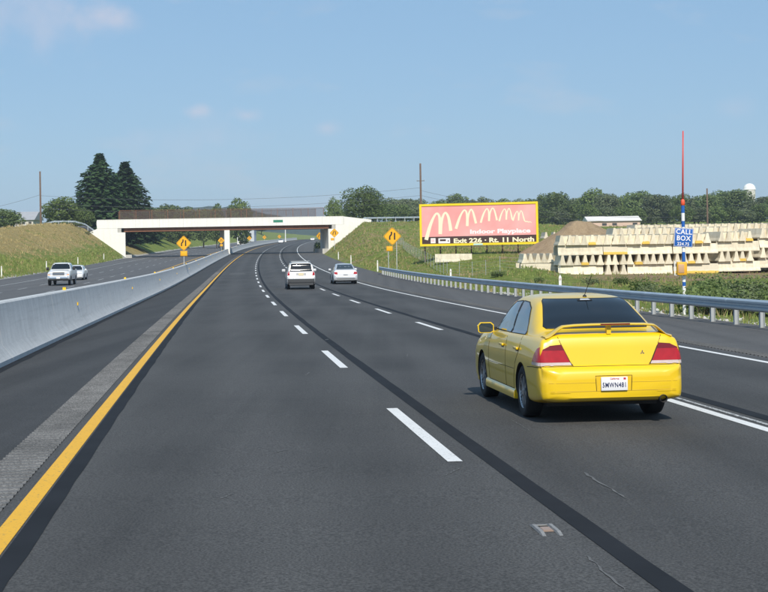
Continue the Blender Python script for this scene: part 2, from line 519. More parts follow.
t = NT('poster_pink')
oc = t.coord('Object')
sx = t.n.new("ShaderNodeSeparateXYZ"); t.link(oc, sx.inputs[0])
nb = t.noise(t.coord('Object', (1, 1, 1)), .35, 3)
t.col(t.mix(t.ramp(nb, [(.3, 0), (.7, 1)]), (.82, .29, .28), (.88, .42, .40))); t.rough(.6); M['bb_pink'] = t.m
M['bb_yellow'] = flat('board_yellow', (.85, .62, .01), .5, 0, .06, 2)
M['bb_brown'] = flat('poster_brown', (.055, .025, .022), .6, 0, .1, 1)
M['bb_cream'] = flat('poster_cream', (.86, .78, .56), .6, 0, .05, 1)
M['bb_white'] = flat('poster_white', (.86, .82, .82), .6)
M['bb_back'] = flat('board_back', (.10, .085, .07), .8, 0, .3, 2)
M['call_blue'] = flat('call_sign_blue', (.015, .11, .42), .45, 0, .08, 3)
M['red'] = flat('antenna_red', (.62, .06, .05), .5)
M['redbulb'] = flat('antenna_coil_red', (.75, .09, .03), .45)
M['yelbox'] = flat('call_box_yellow', (.80, .40, .02), .5, 0, .1, 4)
M['green_sign'] = flat('sign_green', (.03, .22, .13), .5)
M['soil'] = None
t = NT('mound_soil'); P = t.pos(); n = t.noise(P, .9, 7, .7); f = t.noise(P, 9, 4, .7)
t.col(t.mix(1.0, t.mix(t.ramp(n, [(.3, 0), (.7, 1)]), (.27, .185, .105), (.44, .325, .20)), t.ramp(f, [(.3, .75), (.7, 1.25)]), 'MULTIPLY')); t.rough(.95); t.bump(f, 1, .15); M['soil'] = t.m
t = NT('mesh_screen')
tr = t.n.new("ShaderNodeBsdfTransparent"); mx = t.n.new("ShaderNodeMixShader"); mx.inputs[0].default_value = .25
t.col((.10, .070, .055)); t.rough(.8)
t.link(tr.outputs[0], mx.inputs[1]); t.link(t.p.outputs[0], mx.inputs[2]); t.link(mx.outputs[0], t.out.inputs[0])
M['screen'] = t.m

def leaf(name, lo, hi, dry=None):
    t = NT(name)
    g = t.n.new("ShaderNodeNewGeometry"); oi = t.n.new("ShaderNodeObjectInfo")
    big = t.noise(t.pos(), .35, 3)
    c = t.mix(g.outputs['Random Per Island'], lo, hi)
    c = t.mix(t.ramp(big, [(.35, 0), (.7, .45)]), c, [v * 1.35 for v in hi])
    r = t.n.new("ShaderNodeMapRange"); r.inputs['To Min'].default_value = .78; r.inputs['To Max'].default_value = 1.22
    t.link(oi.outputs['Random'], r.inputs[0])
    cc = t.n.new("ShaderNodeVectorMath"); cc.operation = 'SCALE'
    t.link(c, cc.inputs[0]); t.link(r.outputs[0], cc.inputs['Scale'])
    t.link(cc.outputs[0], t.p.inputs['Base Color'])
    t.rough(.65); t.spec(.2)
    tl = t.n.new("ShaderNodeBsdfTranslucent"); t.link(cc.outputs[0], tl.inputs[0])
    mx = t.n.new("ShaderNodeMixShader"); mx.inputs[0].default_value = .28
    t.link(t.p.outputs[0], mx.inputs[1]); t.link(tl.outputs[0], mx.inputs[2]); t.link(mx.outputs[0], t.out.inputs[0])
    return t.m
M['leaf'] = leaf('leaf_green', (.065, .105, .030), (.155, .205, .062))
M['leaf_l'] = leaf('leaf_light', (.075, .12, .04), (.17, .22, .08))
M['leaf_o'] = leaf('leaf_olive', (.085, .115, .055), (.17, .20, .10))
M['needle'] = leaf('needle_dark', (.020, .048, .018), (.058, .102, .036))
M['grass_g'] = leaf('grass_green', (.12, .165, .03), (.26, .30, .09))
M['grass_d'] = leaf('grass_dry', (.26, .20, .08), (.46, .37, .18))
M['bark'] = flat('bark', (.085, .065, .05), .95, 0, .4, 3)
M['hill'] = leaf('far_wood', (.030, .055, .025), (.06, .09, .04))

# vehicles
def carpaint(name, c, flake=.0, metal=.0, rough=.32):
    t = NT(name); n = t.noise(t.coord('Object'), 2.0, 4)
    t.col(t.mix(n, [v * .93 for v in c], [min(1, v * 1.05) for v in c])); t.rough(rough)
    t.p.inputs['Metallic'].default_value = metal
    t.p.inputs['Coat Weight'].default_value = .75; t.p.inputs['Coat Roughness'].default_value = .03
    return t.m
M['yellow'] = carpaint('car_yellow', (.80, .525, .010))
M['silver'] = carpaint('car_silver', (.62, .63, .65), metal=.35)
M['palesilver'] = carpaint('car_pale_silver', (.62, .63, .64), metal=.15)
M['whitecar'] = carpaint('car_white', (.76, .76, .75))
M['glass'] = flat('tinted_glass', (.006, .008, .011), .06, 0, coat=.4)
M['glass_l'] = flat('side_glass', (.030, .042, .050), .05, 0, coat=.6)
M['tyre'] = flat('tyre', (.012, .012, .013), .85)
M['rim'] = flat('alloy_rim', (.42, .43, .44), .35, .8)
M['crease'] = flat('crease_yellow', (.50, .31, .008), .5)
M['dark'] = flat('dark_trim', (.012, .012, .013), .6)
M['darkgrey'] = flat('dark_grey_plastic', (.05, .052, .056), .6)
M['gap'] = flat('panel_gap', (.02, .014, .004), .8)
M['lamp_r'] = flat('tail_lamp_red', (.38, .006, .010), .25, 0, .35, 14, coat=.5)
M['lamp_r2'] = flat('tail_lamp_rim_red', (.16, .003, .005), .2, coat=.6)
M['lamp_w'] = flat('tail_lamp_clear', (.58, .47, .45), .15, 0, .2, 30, coat=.8)
M['head'] = flat('head_lamp', (.60, .62, .64), .1, .3, coat=.8)
M['amber'] = flat('amber_lens', (.70, .25, .02), .2)
M['chrome'] = flat('chrome', (.7, .7, .7), .12, 1.0)
M['plate'] = flat('plate_white', (.80, .80, .82), .4)
M['plate_ink'] = flat('plate_ink', (.02, .03, .10), .5)
M['plate_red'] = flat('plate_red', (.55, .03, .04), .5)

def text_mesh(txt, size, mats, extrude=.002, offset=0.0, shear=0.0, sx=1.0, align='CENTER', spacing=1.0):
    cu = bpy.data.curves.new('lettering', 'FONT')
    cu.body = txt; cu.size = size; cu.extrude = extrude; cu.offset = offset; cu.shear = shear
    cu.align_x = align; cu.align_y = 'CENTER'; cu.space_character = spacing; cu.resolution_u = 3
    o = bpy.data.objects.new('lettering', cu); COL.objects.link(o)
    dg = bpy.context.evaluated_depsgraph_get(); dg.update()
    me = bpy.data.meshes.new_from_object(o.evaluated_get(dg), depsgraph=dg)
    bpy.data.objects.remove(o); bpy.data.curves.remove(cu)
    me.materials.clear(); me.materials.append(mats)
    for v in me.vertices: v.co = Vector((v.co.x * sx, -v.co.z, v.co.y))     # stands up in x-z, faces -y
    return me
# ------------------------------------------------------------------ ground sheet
def frange(a, b, st):
    r = []
    while a < b - 1e-6: r.append(a); a += st
    return r
sl = frange(-80, 60, 4) + frange(60, 340, 3) + frange(340, 620, 10) + frange(620, 1300, 40) + frange(1300, 3500, 200) + [3500]
dl = [-1500, -900, -600, -420, -300, -220, -160, -120, -95, -80, -70, -62] + frange(-56, -22.3, 1.6) + [-22.3, -18, -10, -3.5, -3.0, 2, 8, 13, 15.6] + frange(16.2, 60, 1.6) + [60, 66, 74, 84, 98, 120, 150, 200, 280, 400, 560, 800, 1200, 1600]
def cover(s, d):
    dry = soil = grav = 0.0
    if d < -22.3:
        dry = .20 + .50 * sstep(140, 185, s)
        dry *= 1 - .72 * sstep(-30.5, -23.5, d) * (1 - sstep(270, 290, s))
        dry *= 1 - .8 * sstep(36, 44, -d) * (1 - sstep(200, 280, s) * .3)
        if s > 335: dry = .25
        grav = .75 * sstep(-23.4, -22.4, d)
    elif d > 15.6:
        dry = .30
        if s < 130: soil = .36 * sstep(16, 20, d)
        if 95 < s < 185: soil = .30 + .4 * sstep(27, 34, d)
        if s > 185:
            dry = .40 - .12 * sstep(30, 55, d); soil = .40 - .34 * sstep(30, 60, d)
        if s > 300: dry, soil = .2, .05
        grav = (.95 * (1 - sstep(16.4, 18.4, d))) * (1 - .8 * sstep(58, 80, s))
    return (dry, soil, grav, 1.0)
vs, fs, cv = [], [], []
for s in sl:
    for d in dl:
        p = RP(s, d); vs.append((p.x, p.y, HT(s, d))); cv.append(cover(s, d))
nd = len(dl)
for i in range(len(sl) - 1):
    for j in range(nd - 1):
        a = i * nd + j; fs.append((a, a + 1, a + nd + 1, a + nd))
me = bpy.data.meshes.new('ground'); me.from_pydata(vs, [], fs)
me.materials.append(M['ground'])
ca = me.color_attributes.new('cover', 'FLOAT_COLOR', 'POINT')
ca.data.foreach_set('color', [x for c4 in cv for x in c4])
me.polygons.foreach_set('use_smooth', [True] * len(me.polygons))
GND = link_mesh('ground', me); setp(GND, 'grass and bare soil on both sides of the motorway', 'ground', kind='structure')

# ------------------------------------------------------------------ carriageways
def strip(name, mat, d0, d1, s0, s1, dz, step=4.0, parent=None, ragged=0.0, sd=1):
    r = random.Random(sd); ss = frange(s0, s1, step) + [s1]; vs, fs = [], []
    nn = 1 if ragged else max(1, int(abs(d1 - d0) / 2.0))
    for s in ss:
        for k in range(nn + 1):
            d = d0 + (d1 - d0) * k / nn
            if ragged and k == nn: d += r.uniform(-1, 1) * ragged
            vs.append(RP(s, d, dz))
    for i in range(len(ss) - 1):
        for k in range(nn):
            a = i * (nn + 1) + k; fs.append((a, a + 1, a + nn + 2, a + nn + 1))
    me = bpy.data.meshes.new(name); me.from_pydata([tuple(v) for v in vs], [], fs); me.materials.append(mat)
    la = me.attributes.new('lateral', 'FLOAT', 'POINT')
    la.data.foreach_set('value', [d0 + (d1 - d0) * k / nn for _ in ss for k in range(nn + 1)])
    return link_mesh(name, me, parent)
def road(name, mat, d0, d1, label, s1=1500):
    o = strip(name, mat, d0, d1, -76, s1, 0.0)
    return setp(o, label, 'road', kind='structure')
ROAD = road('road', M['asphalt'], -.25, 11.35, 'three lanes of grey asphalt with white dashed lane lines')
SHL = road('left_shoulder', M['shoulder'], -3.2, -.25, 'dark asphalt shoulder between yellow line and concrete barrier')
SHR = road('right_shoulder', M['shoulder_r'], 11.35, 15.75, 'grey asphalt shoulder beside the guardrail')
OPP = road('opposing_road', M['asphalt_opp'], -22.35, -3.45, 'opposing carriageway beyond the concrete barrier')

strip('edge_line', M['line_y'], -.074, .074, -60, 1200, .005, 4, ROAD)
strip('edge_line', M['line_w'], 10.91, 11.05, -60, 1200, .005, 4, ROAD)
strip('edge_line', M['line_wf'], -18.4, -18.22, -60, 1200, .005, 4, OPP)
strip('edge_line', M['line_y'], -8.1, -7.92, -60, 1200, .005, 4, OPP)
LD = 5.0
def dashes(d, s0, mat, parent, n, w=.070, k0=-4):
    for k in range(k0, n):
        a = s0 + 12.19 * k
        strip('lane_dash', mat, d - w, d + w, a, a + LD, .005, 2.5, parent)
dashes(3.66, 6.1, M['line_w'], ROAD, 50)
dashes(7.32, 6.77, M['line_w'], ROAD, 50)
dashes(-11.6, 86.8 - 12.19 * 6, M['line_wf'], OPP, 40)
dashes(-14.95, 107.7 - 12.19 * 8, M['line_wf'], OPP, 40)
strip('old_stripe', M['line_wf'], 7.47, 7.53, 6.77, 6.77 + LD + 1.4, .0055, 2.5, ROAD)
# sealed construction joints beside the lane lines, and black strips inside the yellow line and along the barrier foot
strip('seam_and_edge_strip', M['seal'], 3.93, 4.10, -60, 700, .004, 1.5, ROAD, .012, 3)
strip('seam_and_edge_strip', M['seal'], 7.64, 7.84, -60, 700, .004, 1.5, ROAD, .015, 5)
strip('seam_and_edge_strip', M['seal'], .092, .245, -60, 300, .004, .8, ROAD, .012, 6)
strip('seam_and_edge_strip', M['seal'], -2.56, -2.36, -60, 500, .004, 1.0, SHL, .02, 7)  # black strip at the barrier foot, in the sealant colour

def rumble(d0, d1, s0, s1, mat, parent, amp=.013, period=.2):
    vs, fs = [], []; ss = frange(s0, s1, period / 6)
    for i, s in enumerate(ss):
        h = .004 + amp * max(0.0, math.sin(i * math.pi / 3)) 
        for d in (d0, d1): vs.append(tuple(RP(s, d, h)))
    for i in range(len(ss) - 1): fs.append((2 * i, 2 * i + 1, 2 * i + 3, 2 * i + 2))
    me = bpy.data.meshes.new('rumble_strip'); me.from_pydata(vs, [], fs); me.materials.append(mat)
    return link_mesh('rumble_strip', me, parent)
M['milled_r'] = asphalt('milled_asphalt_right', (.065, .064, .063), (.10, .098, .095), .2)
rumble(-.60, -.17, -10, 150, M['milled'], SHL)
strip('rumble_strip', M['milled_r'], -.60, -.19, 150, 600, .005, 4, SHL)
rumble(11.42, 11.8, -10, 120, M['milled_r'], SHR)

# pale scrape marks and patches on the lanes
def scrape(s, d, ln, wd, ang, sd):
    r = random.Random(sd); vs, fs = [], []; n = 14
    for i in range(n + 1):
        u = i / n; w = wd * (.25 + r.random()) * (1 if 0 < i < n else .1); o = r.uniform(-.012, .012)
        for q in (-1, 1): vs.append(tuple(RP(s + ln * u, d + ang * u + o + q * w / 2, .0045)))
    for i in range(n): fs.append((2 * i, 2 * i + 1, 2 * i + 3, 2 * i + 2))
    me = bpy.data.meshes.new('scrape_mark'); me.from_pydata(vs, [], fs); me.materials.append(M['scuff'])
    link_mesh('scrape_mark', me, ROAD)
for i, a in enumerate([(-1.1, 4.62, 1.5, .022, .02), (-4.1, 3.74, 1.0, .018, .03), (3.5, 4.85, 1.2, .012, .02), (0.4, 3.4, .5, .016, .25), (0.9, 2.2, .4, .012, .3), (12, 2.9, .7, .03, .1), (22.6, 3.95, .35, .06, .12), (2.2, 1.9, .35, .02, .3), (-.4, 1.5, .25, .02, .1), (16, 5.1, .8, .02, .1)]):
    scrape(a[0] + 4.8, *a[1:], 40 + i)
strip('asphalt_patch', M['milled_r'], 1.0, 2.6, 138, 142.5, .0045, 1.5, ROAD, .1, 9)

# recessed pavement marker on the first lane line
s_, d_ = 2.6, 3.72
pm = empty('pavement_marker', RP(s_, d_), (0, 0, heading(s_)), 'small worn metal and amber marker set in the road below the nearest dash', 'road marker')
mb = MB()
for sx in (-1, 1):
    mb.sweep([(-.018, 0), (-.012, .016), (.012, .016), (.018, 0)], [((sx * .058, y, h), (1, 0, 0), (0, 0, 1)) for y, h in ((-.21, -.012), (-.13, .003), (.13, .003), (.21, -.012))])
mb.sweep([(-.06, .002), (-.05, .010), (.05, .010), (.06, .002)], [((0, .15, 0), (1, 0, 0), (0, 0, 1)), ((0, .19, -.004), (1, 0, 0), (0, 0, 1))])
mb.build('casting', flat('worn_casting', (.24, .24, .24), .7, .2, .4, 40), pm)
MB().sweep([(-.042, .002), (-.03, .015), (.03, .015), (.042, .002)], [((0, -.06, 0), (1, 0, 0), (0, 0, 1)), ((0, .05, 0), (1, 0, 0), (0, 0, 1))]).build('reflector', flat('marker_lens', (.30, .22, .18), .5), pm)

# ------------------------------------------------------------------ concrete median barrier, cast in sections
BH = 1.16
bprof = [(-.45, -.35), (-.45, .09), (-.255, .34), (-.135, BH - .03), (-.105, BH), (.105, BH), (.135, BH - .03), (.255, .34), (.45, .09), (.45, -.02)]
bar = empty('concrete_barrier', RP(0, -3.0), (0, 0, 0), 'long grey concrete median barrier between the two carriageways', 'barrier')
o0 = RP(0, -3.0)
LSEC = 9.1
def bar_frame(s):
    p = RP(s, -3.0); p.z = plane_z(s, -3.0); t = heading(s)
    return (p - o0, Vector((math.cos(t), math.sin(t), 0)), Vector((0, 0, 1)))
k = 0; s = -36.0 + 3.3
while s < 720:
    e = s + LSEC - .022
    n = 3
    MB().sweep(bprof, [bar_frame(s + (e - s) * i / n) for i in range(n + 1)]).build('barrier_section', M['barrier'], bar, angle=30)
    s += LSEC; k += 1
# yellow reflectors on top and on the face
for i, s in enumerate(frange(11, 330, 24.38)):
    t = heading(s); p, A, B = bar_frame(s)
    MB().box((0, 0, .04), (.09, .03, .08)).build('reflector', M['refl_y'], bar, p + B * BH, (0, 0, t))
    s2 = s + 1.5; p, A, B = bar_frame(s2)
    MB().box((0, 0, 0), (.03, .09, .09)).build('reflector', M['refl_y'], bar, p + A * .225 + B * .72, (0, 0, t))

# ------------------------------------------------------------------ guardrails
wf = [(0, -.155), (-.03, -.150), (-.08, -.105), (-.08, -.06), (-.012, -.02), (-.012, .02), (-.08, .06), (-.08, .105), (-.03, .150), (0, .155)]
wprof = wf + [(a + .014, b) for a, b in reversed(wf)]
post_me = None
bolt_me = MB().lathe([(.03, .0), (.03, .245), (.018, .258), (.004, .262)], 8, 'y').mesh('bolt', M['dkgalv'])
def guardrail(label, pts, road_side, post_step=1.905, cat='guardrail', rail_z=.595, splice=True):
    """pts: ground points along the rail; road_side: unit vectors towards the traffic"""
    global post_me
    o = Vector(pts[0]); root = empty('guardrail', o, (0, 0, 0), label, cat)
    fr = [(Vector(p) - o + Vector((0, 0, rail_z)), -Vector(r), Vector((0, 0, 1))) for p, r in zip(pts, road_side)]
    # beam sections lapped at every second post, with the post bolts showing
    for i in range(0, len(fr) - 1):
        k = .004 * (i % 2)
        MB().sweep(wprof, [(o_ - A * k, A, B) for o_, A, B in (fr[i], (fr[i + 1][0] + (fr[i + 1][0] - fr[i][0]).normalized() * (.14 if i < len(fr) - 2 else 0), fr[i + 1][1], fr[i + 1][2]))]).build('rail', M['galv'], root, angle=35)
    if post_me is None:
        post_me = MB()
        post_me.box((0, .055, .14), (.11, .012, 1.1)); post_me.box((0, -.055, .14), (.11, .012, 1.1)); post_me.box((0, 0, .14), (.012, .10, 1.1))
        post_me.box((0, .14, .60), (.12, .14, .25))
        post_me = post_me.mesh('post', M['galv_post'])
    acc = 0.0
    for (p, r), (q, r2) in zip(zip(pts, road_side), list(zip(pts, road_side))[1:]):
        p, q = Vector(p), Vector(q); L = (q - p).length; u = acc
        while u < L:
            c = p.lerp(q, u / L) - o - Vector(r) * .235
            an = math.atan2(r[1], r[0]) - math.pi / 2
            link_mesh('post', post_me, root, c, (0, 0, an))
            if c.length < 60: link_mesh('bolt', bolt_me, root, c + Vector((0, 0, rail_z)), (0, 0, an))
            u += post_step
        acc = u - L
    return root
gs = frange(-34, 126.2, 3.81) + [127]
pts = [RP(s, 15.1, -.02) for s in gs]; rs = [Vector((-math.cos(heading(s)), -math.sin(heading(s)), 0)) for s in gs]
pts += [RP(129.5, 15.25, -.05), RP(131, 15.6, -.12)]; rs += [rs[-1]] * 2
GR = guardrail('galvanised guardrail on pale posts along the right shoulder', pts, rs)

# ------------------------------------------------------------------ overpass
YL, YR = 283.0, 291.0
BL = PT(125.5, 245, YL); BR = PT(328.5, 240, YR); BL.z = BR.z = 0
bdir = (BR - BL).normalized(); bang = math.atan2(bdir.y, bdir.x); BLEN = (BR - BL).length
BW = 10.5
base_z = -1.2
ZTL, ZTR = PT(125.5, 219.8, YL).z, PT(328.5, 216.6, YR).z
def btop(x): return ZTL + (ZTR - ZTL) * x / BLEN - base_z       # parapet top in local height
brg = empty('overpass_bridge', (BL.x, BL.y, base_z), (0, 0, bang), 'white concrete road bridge with brown steel beams spanning both carriageways', 'bridge')
def sbox(mb, x0, x1, y0, y1, a, b, n=1):
    """box whose bottom and top follow the deck line by offsets a,b (callables or numbers under the parapet top)"""
    fa = a if callable(a) else (lambda x: btop(x) + a); fb = b if callable(b) else (lambda x: btop(x) + b)
    fr = []
    vs = []
    for i in range(n + 1):
        x = x0 + (x1 - x0) * i / n
        vs += [(x, y0, fa(x)), (x, y1, fa(x)), (x, y1, fb(x)), (x, y0, fb(x))]
    fs = [(0, 3, 2, 1)] + [(4 * i + k, 4 * i + (k + 1) % 4, 4 * i + 4 + (k + 1) % 4, 4 * i + 4 + k) for i in range(n) for k in range(4)] + [(4 * n, 4 * n + 1, 4 * n + 2, 4 * n + 3)]
    mb.add(vs, fs); return mb
EL, ER = -5.4, BLEN + 3.1
sbox(MB(), EL, ER, 0, .38, -1.62, 0).build('parapet', M['bridge'], brg)
sbox(MB(), EL, ER, BW - .38, BW, -1.62, 0).build('parapet', M['bridge'], brg)
sbox(MB(), EL, ER, -.03, .45, 0, .06).build('coping', M['bridge'], brg)
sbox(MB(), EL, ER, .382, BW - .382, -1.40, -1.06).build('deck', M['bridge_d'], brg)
sbox(MB(), EL, ER, .384, BW - .384, -1.056, -1.0).build('deck_surface', M['asphalt_opp'], brg)
for i in range(5):
    y = .62 + i * 2.3; mb = MB()
    sbox(mb, -.2, BLEN + .2, y - .02, y + .02, -2.32, -1.44); sbox(mb, -.2, BLEN + .2, y - .22, y + .22, -2.36, -2.32); sbox(mb, -.2, BLEN + .2, y - .20, y + .20, -1.44, -1.402)
    for j in range(14):
        x = .8 + j * (BLEN - 1.6) / 13
        sbox(mb, x - .01, x + .01, y - .16, y - .021, -2.31, -1.45)
    mb.build('steel_beam', M['wsteel'], brg)
# abutments, bearing shelves and stepped foot
for sx, x0, x1 in (('l', -1.5, 0.0), ('r', BLEN, BLEN + 1.5)):
    mb = MB(); sbox(mb, x0, x1, .05, BW - .05, lambda x: 0.0, -2.45)
    mb.build('abutment', M['bridge'], brg)
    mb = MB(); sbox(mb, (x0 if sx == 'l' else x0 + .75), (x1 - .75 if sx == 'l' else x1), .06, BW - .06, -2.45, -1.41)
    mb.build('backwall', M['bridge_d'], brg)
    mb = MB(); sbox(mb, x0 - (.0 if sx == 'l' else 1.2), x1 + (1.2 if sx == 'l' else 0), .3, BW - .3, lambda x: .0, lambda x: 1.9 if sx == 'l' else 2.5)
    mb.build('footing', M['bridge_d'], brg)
# wing walls
def wing(poly, y0, y1):
    n = len(poly)
    vs = [(x, y0, z) for x, z in poly] + [(x, y1, z) for x, z in poly]
    fs = [tuple(range(n)), tuple(range(2 * n - 1, n - 1, -1))] + [(k, (k + 1) % n, n + (k + 1) % n, n + k) for k in range(n)]
    return MB().add(vs, fs)
wing([(-1.49, 0), (-8.6, 0), (-8.6, btop(-8.6) - 3.1), (-5.3, btop(-5.3) - 1.64), (-1.49, btop(-1.5) - 1.64)], .02, .48).build('wing_wall', M['bridge'], brg)
wing([(BLEN + 1.49, 0), (BLEN + 8.8, 0), (BLEN + 8.8, btop(BLEN + 8.8) - .75), (BLEN + 3.15, btop(BLEN + 3.1) - .02), (BLEN + 3.15, btop(BLEN + 3) - 1.64), (BLEN + 1.49, btop(BLEN + 1.5) - 1.64)], .02, .48).build('wing_wall', M['bridge'], brg)
# pier in the median
ps, pd = to_sd(*(lambda v: (v.x, v.y))(BL + bdir * (BLEN * .487)))
pxl = BLEN * .487
for _ in range(20):
    v = BL + bdir * pxl; ps, pd = to_sd(v.x, v.y); pxl += (-3.0 - pd)
mb = MB()
sbox(mb, pxl - .52, pxl + .52, .35, BW - .35, lambda x: .3, -2.37)
mb.build('pier', M['bridge'], brg)
sbox(MB(), 29.0, 30.9, -.05, -.032, -.98, -.5).build('name_plate', M['green_sign'], brg)
# formwork joints on the parapet
for j in range(9):
    x = 2 + j * 4.6
    sbox(MB(), x, x + .03, -.012, -.001, -1.6, -.01).build('joint_strip', M['bridge_d'], brg)

# protective mesh fences on both parapets
def mesh_fence(y, label):
    x0, x1 = -1.0, BLEN - .9
    root = empty('mesh_fence', brg.matrix_world @ Vector((0, 0, 0)) if 0 else (BL.x, BL.y, base_z), (0, 0, bang), label, 'fence')
    n = 13
    for i in range(n + 1):
        x = x0 + (x1 - x0) * i / n
        MB().box((x, y, btop(x) + .95), (.07, .07, 1.8)).build('fence_post', M['wsteel'], root)
        if i < n:
            xb = x0 + (x1 - x0) * (i + 1) / n
            mb = MB(); sbox(mb, x + .05, xb - .05, y - .004, y + .004, .10, 1.8); mb.build('mesh_panel', M['screen'], root)
    mb = MB(); sbox(mb, x0, x1, y - .035, y + .035, 1.805, 1.85); mb.build('top_rail', M['wsteel'], root)
mesh_fence(.19, 'brown mesh safety fence on the near parapet of the bridge')
mesh_fence(BW - .19, 'brown mesh safety fence on the far parapet of the bridge')

def bworld(x, y): return BL + bdir * x + Vector((-bdir.y, bdir.x, 0)) * y
def on_ground(v, dz=0): return Vector((v.x, v.y, ground_at(v.x, v.y) + dz))
# approach road on both banks
for nm, a, b in (('overpass_road', -60, EL), ('overpass_road', ER, 120)):
    vs, fs = [], []
    n = 24
    for i in range(n + 1):
        x = a + (b - a) * i / n
        for y in (.6, 5.2, BW - .6): vs.append(tuple(on_ground(bworld(x, y), .12)))
    for i in range(n):
        for k in range(2):
            q = i * 3 + k; fs.append((q, q + 1, q + 4, q + 3))
    me = bpy.data.meshes.new(nm); me.from_pydata(vs, [], fs); me.materials.append(M['asphalt_opp'])
    setp(link_mesh(nm, me), 'asphalt road leading onto the bridge', 'road', kind='structure')
def appr(xs, label, dz=0.0):
    pts = [on_ground(bworld(x, .45), dz) for x in xs]
    return guardrail(label, pts, [Vector((-bdir.y, bdir.x, 0))] * len(xs))
appr([-5.6 - 2 * i for i in range(8)], 'guardrail on the hill crest left of the bridge', .35)
appr([BLEN + 3.4 + 2 * i for i in range(18)], 'guardrail on the bank top right of the bridge, running behind the hoarding', .25)
# ------------------------------------------------------------------ vehicles
def car_shell(keys, nsub, dy):
    ys = [k[0] for k in keys]
    F = [pchip(ys, [k[j] for k in keys]) for j in range(1, 8)]
    st = []
    y = ys[0]
    marks = sorted(set([round(v, 4) for v in ys] + [round(v, 4) for v in frange(ys[0], ys[-1], dy)]))
    rings = []
    for y in marks:
        zb, w, zbelt, xb, xr, zr, zc = [f(y) for f in F]
        H = zbelt - zb
        half = [(0, zb), (.7 * w, zb), (.93 * w, zb + .02), (.985 * w, zb + .11 * H), (w, zb + .38 * H), (w, zb + .58 * H), (.985 * w, zb + .78 * H), (xb, zbelt),
                (xb - .045, zbelt + .018), ((xb - .045 + xr) / 2 + .02 * min(1, (zr - zbelt) * 4), (zbelt + .018 + zr) / 2), (xr, zr), (xr - .08, zr + .55 * (zc - zr)), (.5 * xr, zr + .9 * (zc - zr)), (0, zc)]
        ts = list(range(len(half)))
        fx, fz = pchip(ts, [p[0] for p in half]), pchip(ts, [p[1] for p in half])
        n = (len(half) - 1) * nsub
        hp = [(fx(i / nsub), fz(i / nsub)) for i in range(n + 1)]
        ring = [(x, y, z) for x, z in hp] + [(-x, y, z) for x, z in reversed(hp[1:-1])]
        rings.append(ring)
    n = len(rings[0]); vs = [p for r in rings for p in r]; fs = []
    for i in range(len(rings) - 1):
        for k in range(n):
            a, b = i * n + k, i * n + (k + 1) % n
            fs.append((a, b, b + n, a + n))
    fs.append(tuple(range(n))[::-1]); fs.append(tuple(range((len(rings) - 1) * n, len(rings) * n)))
    return vs, fs

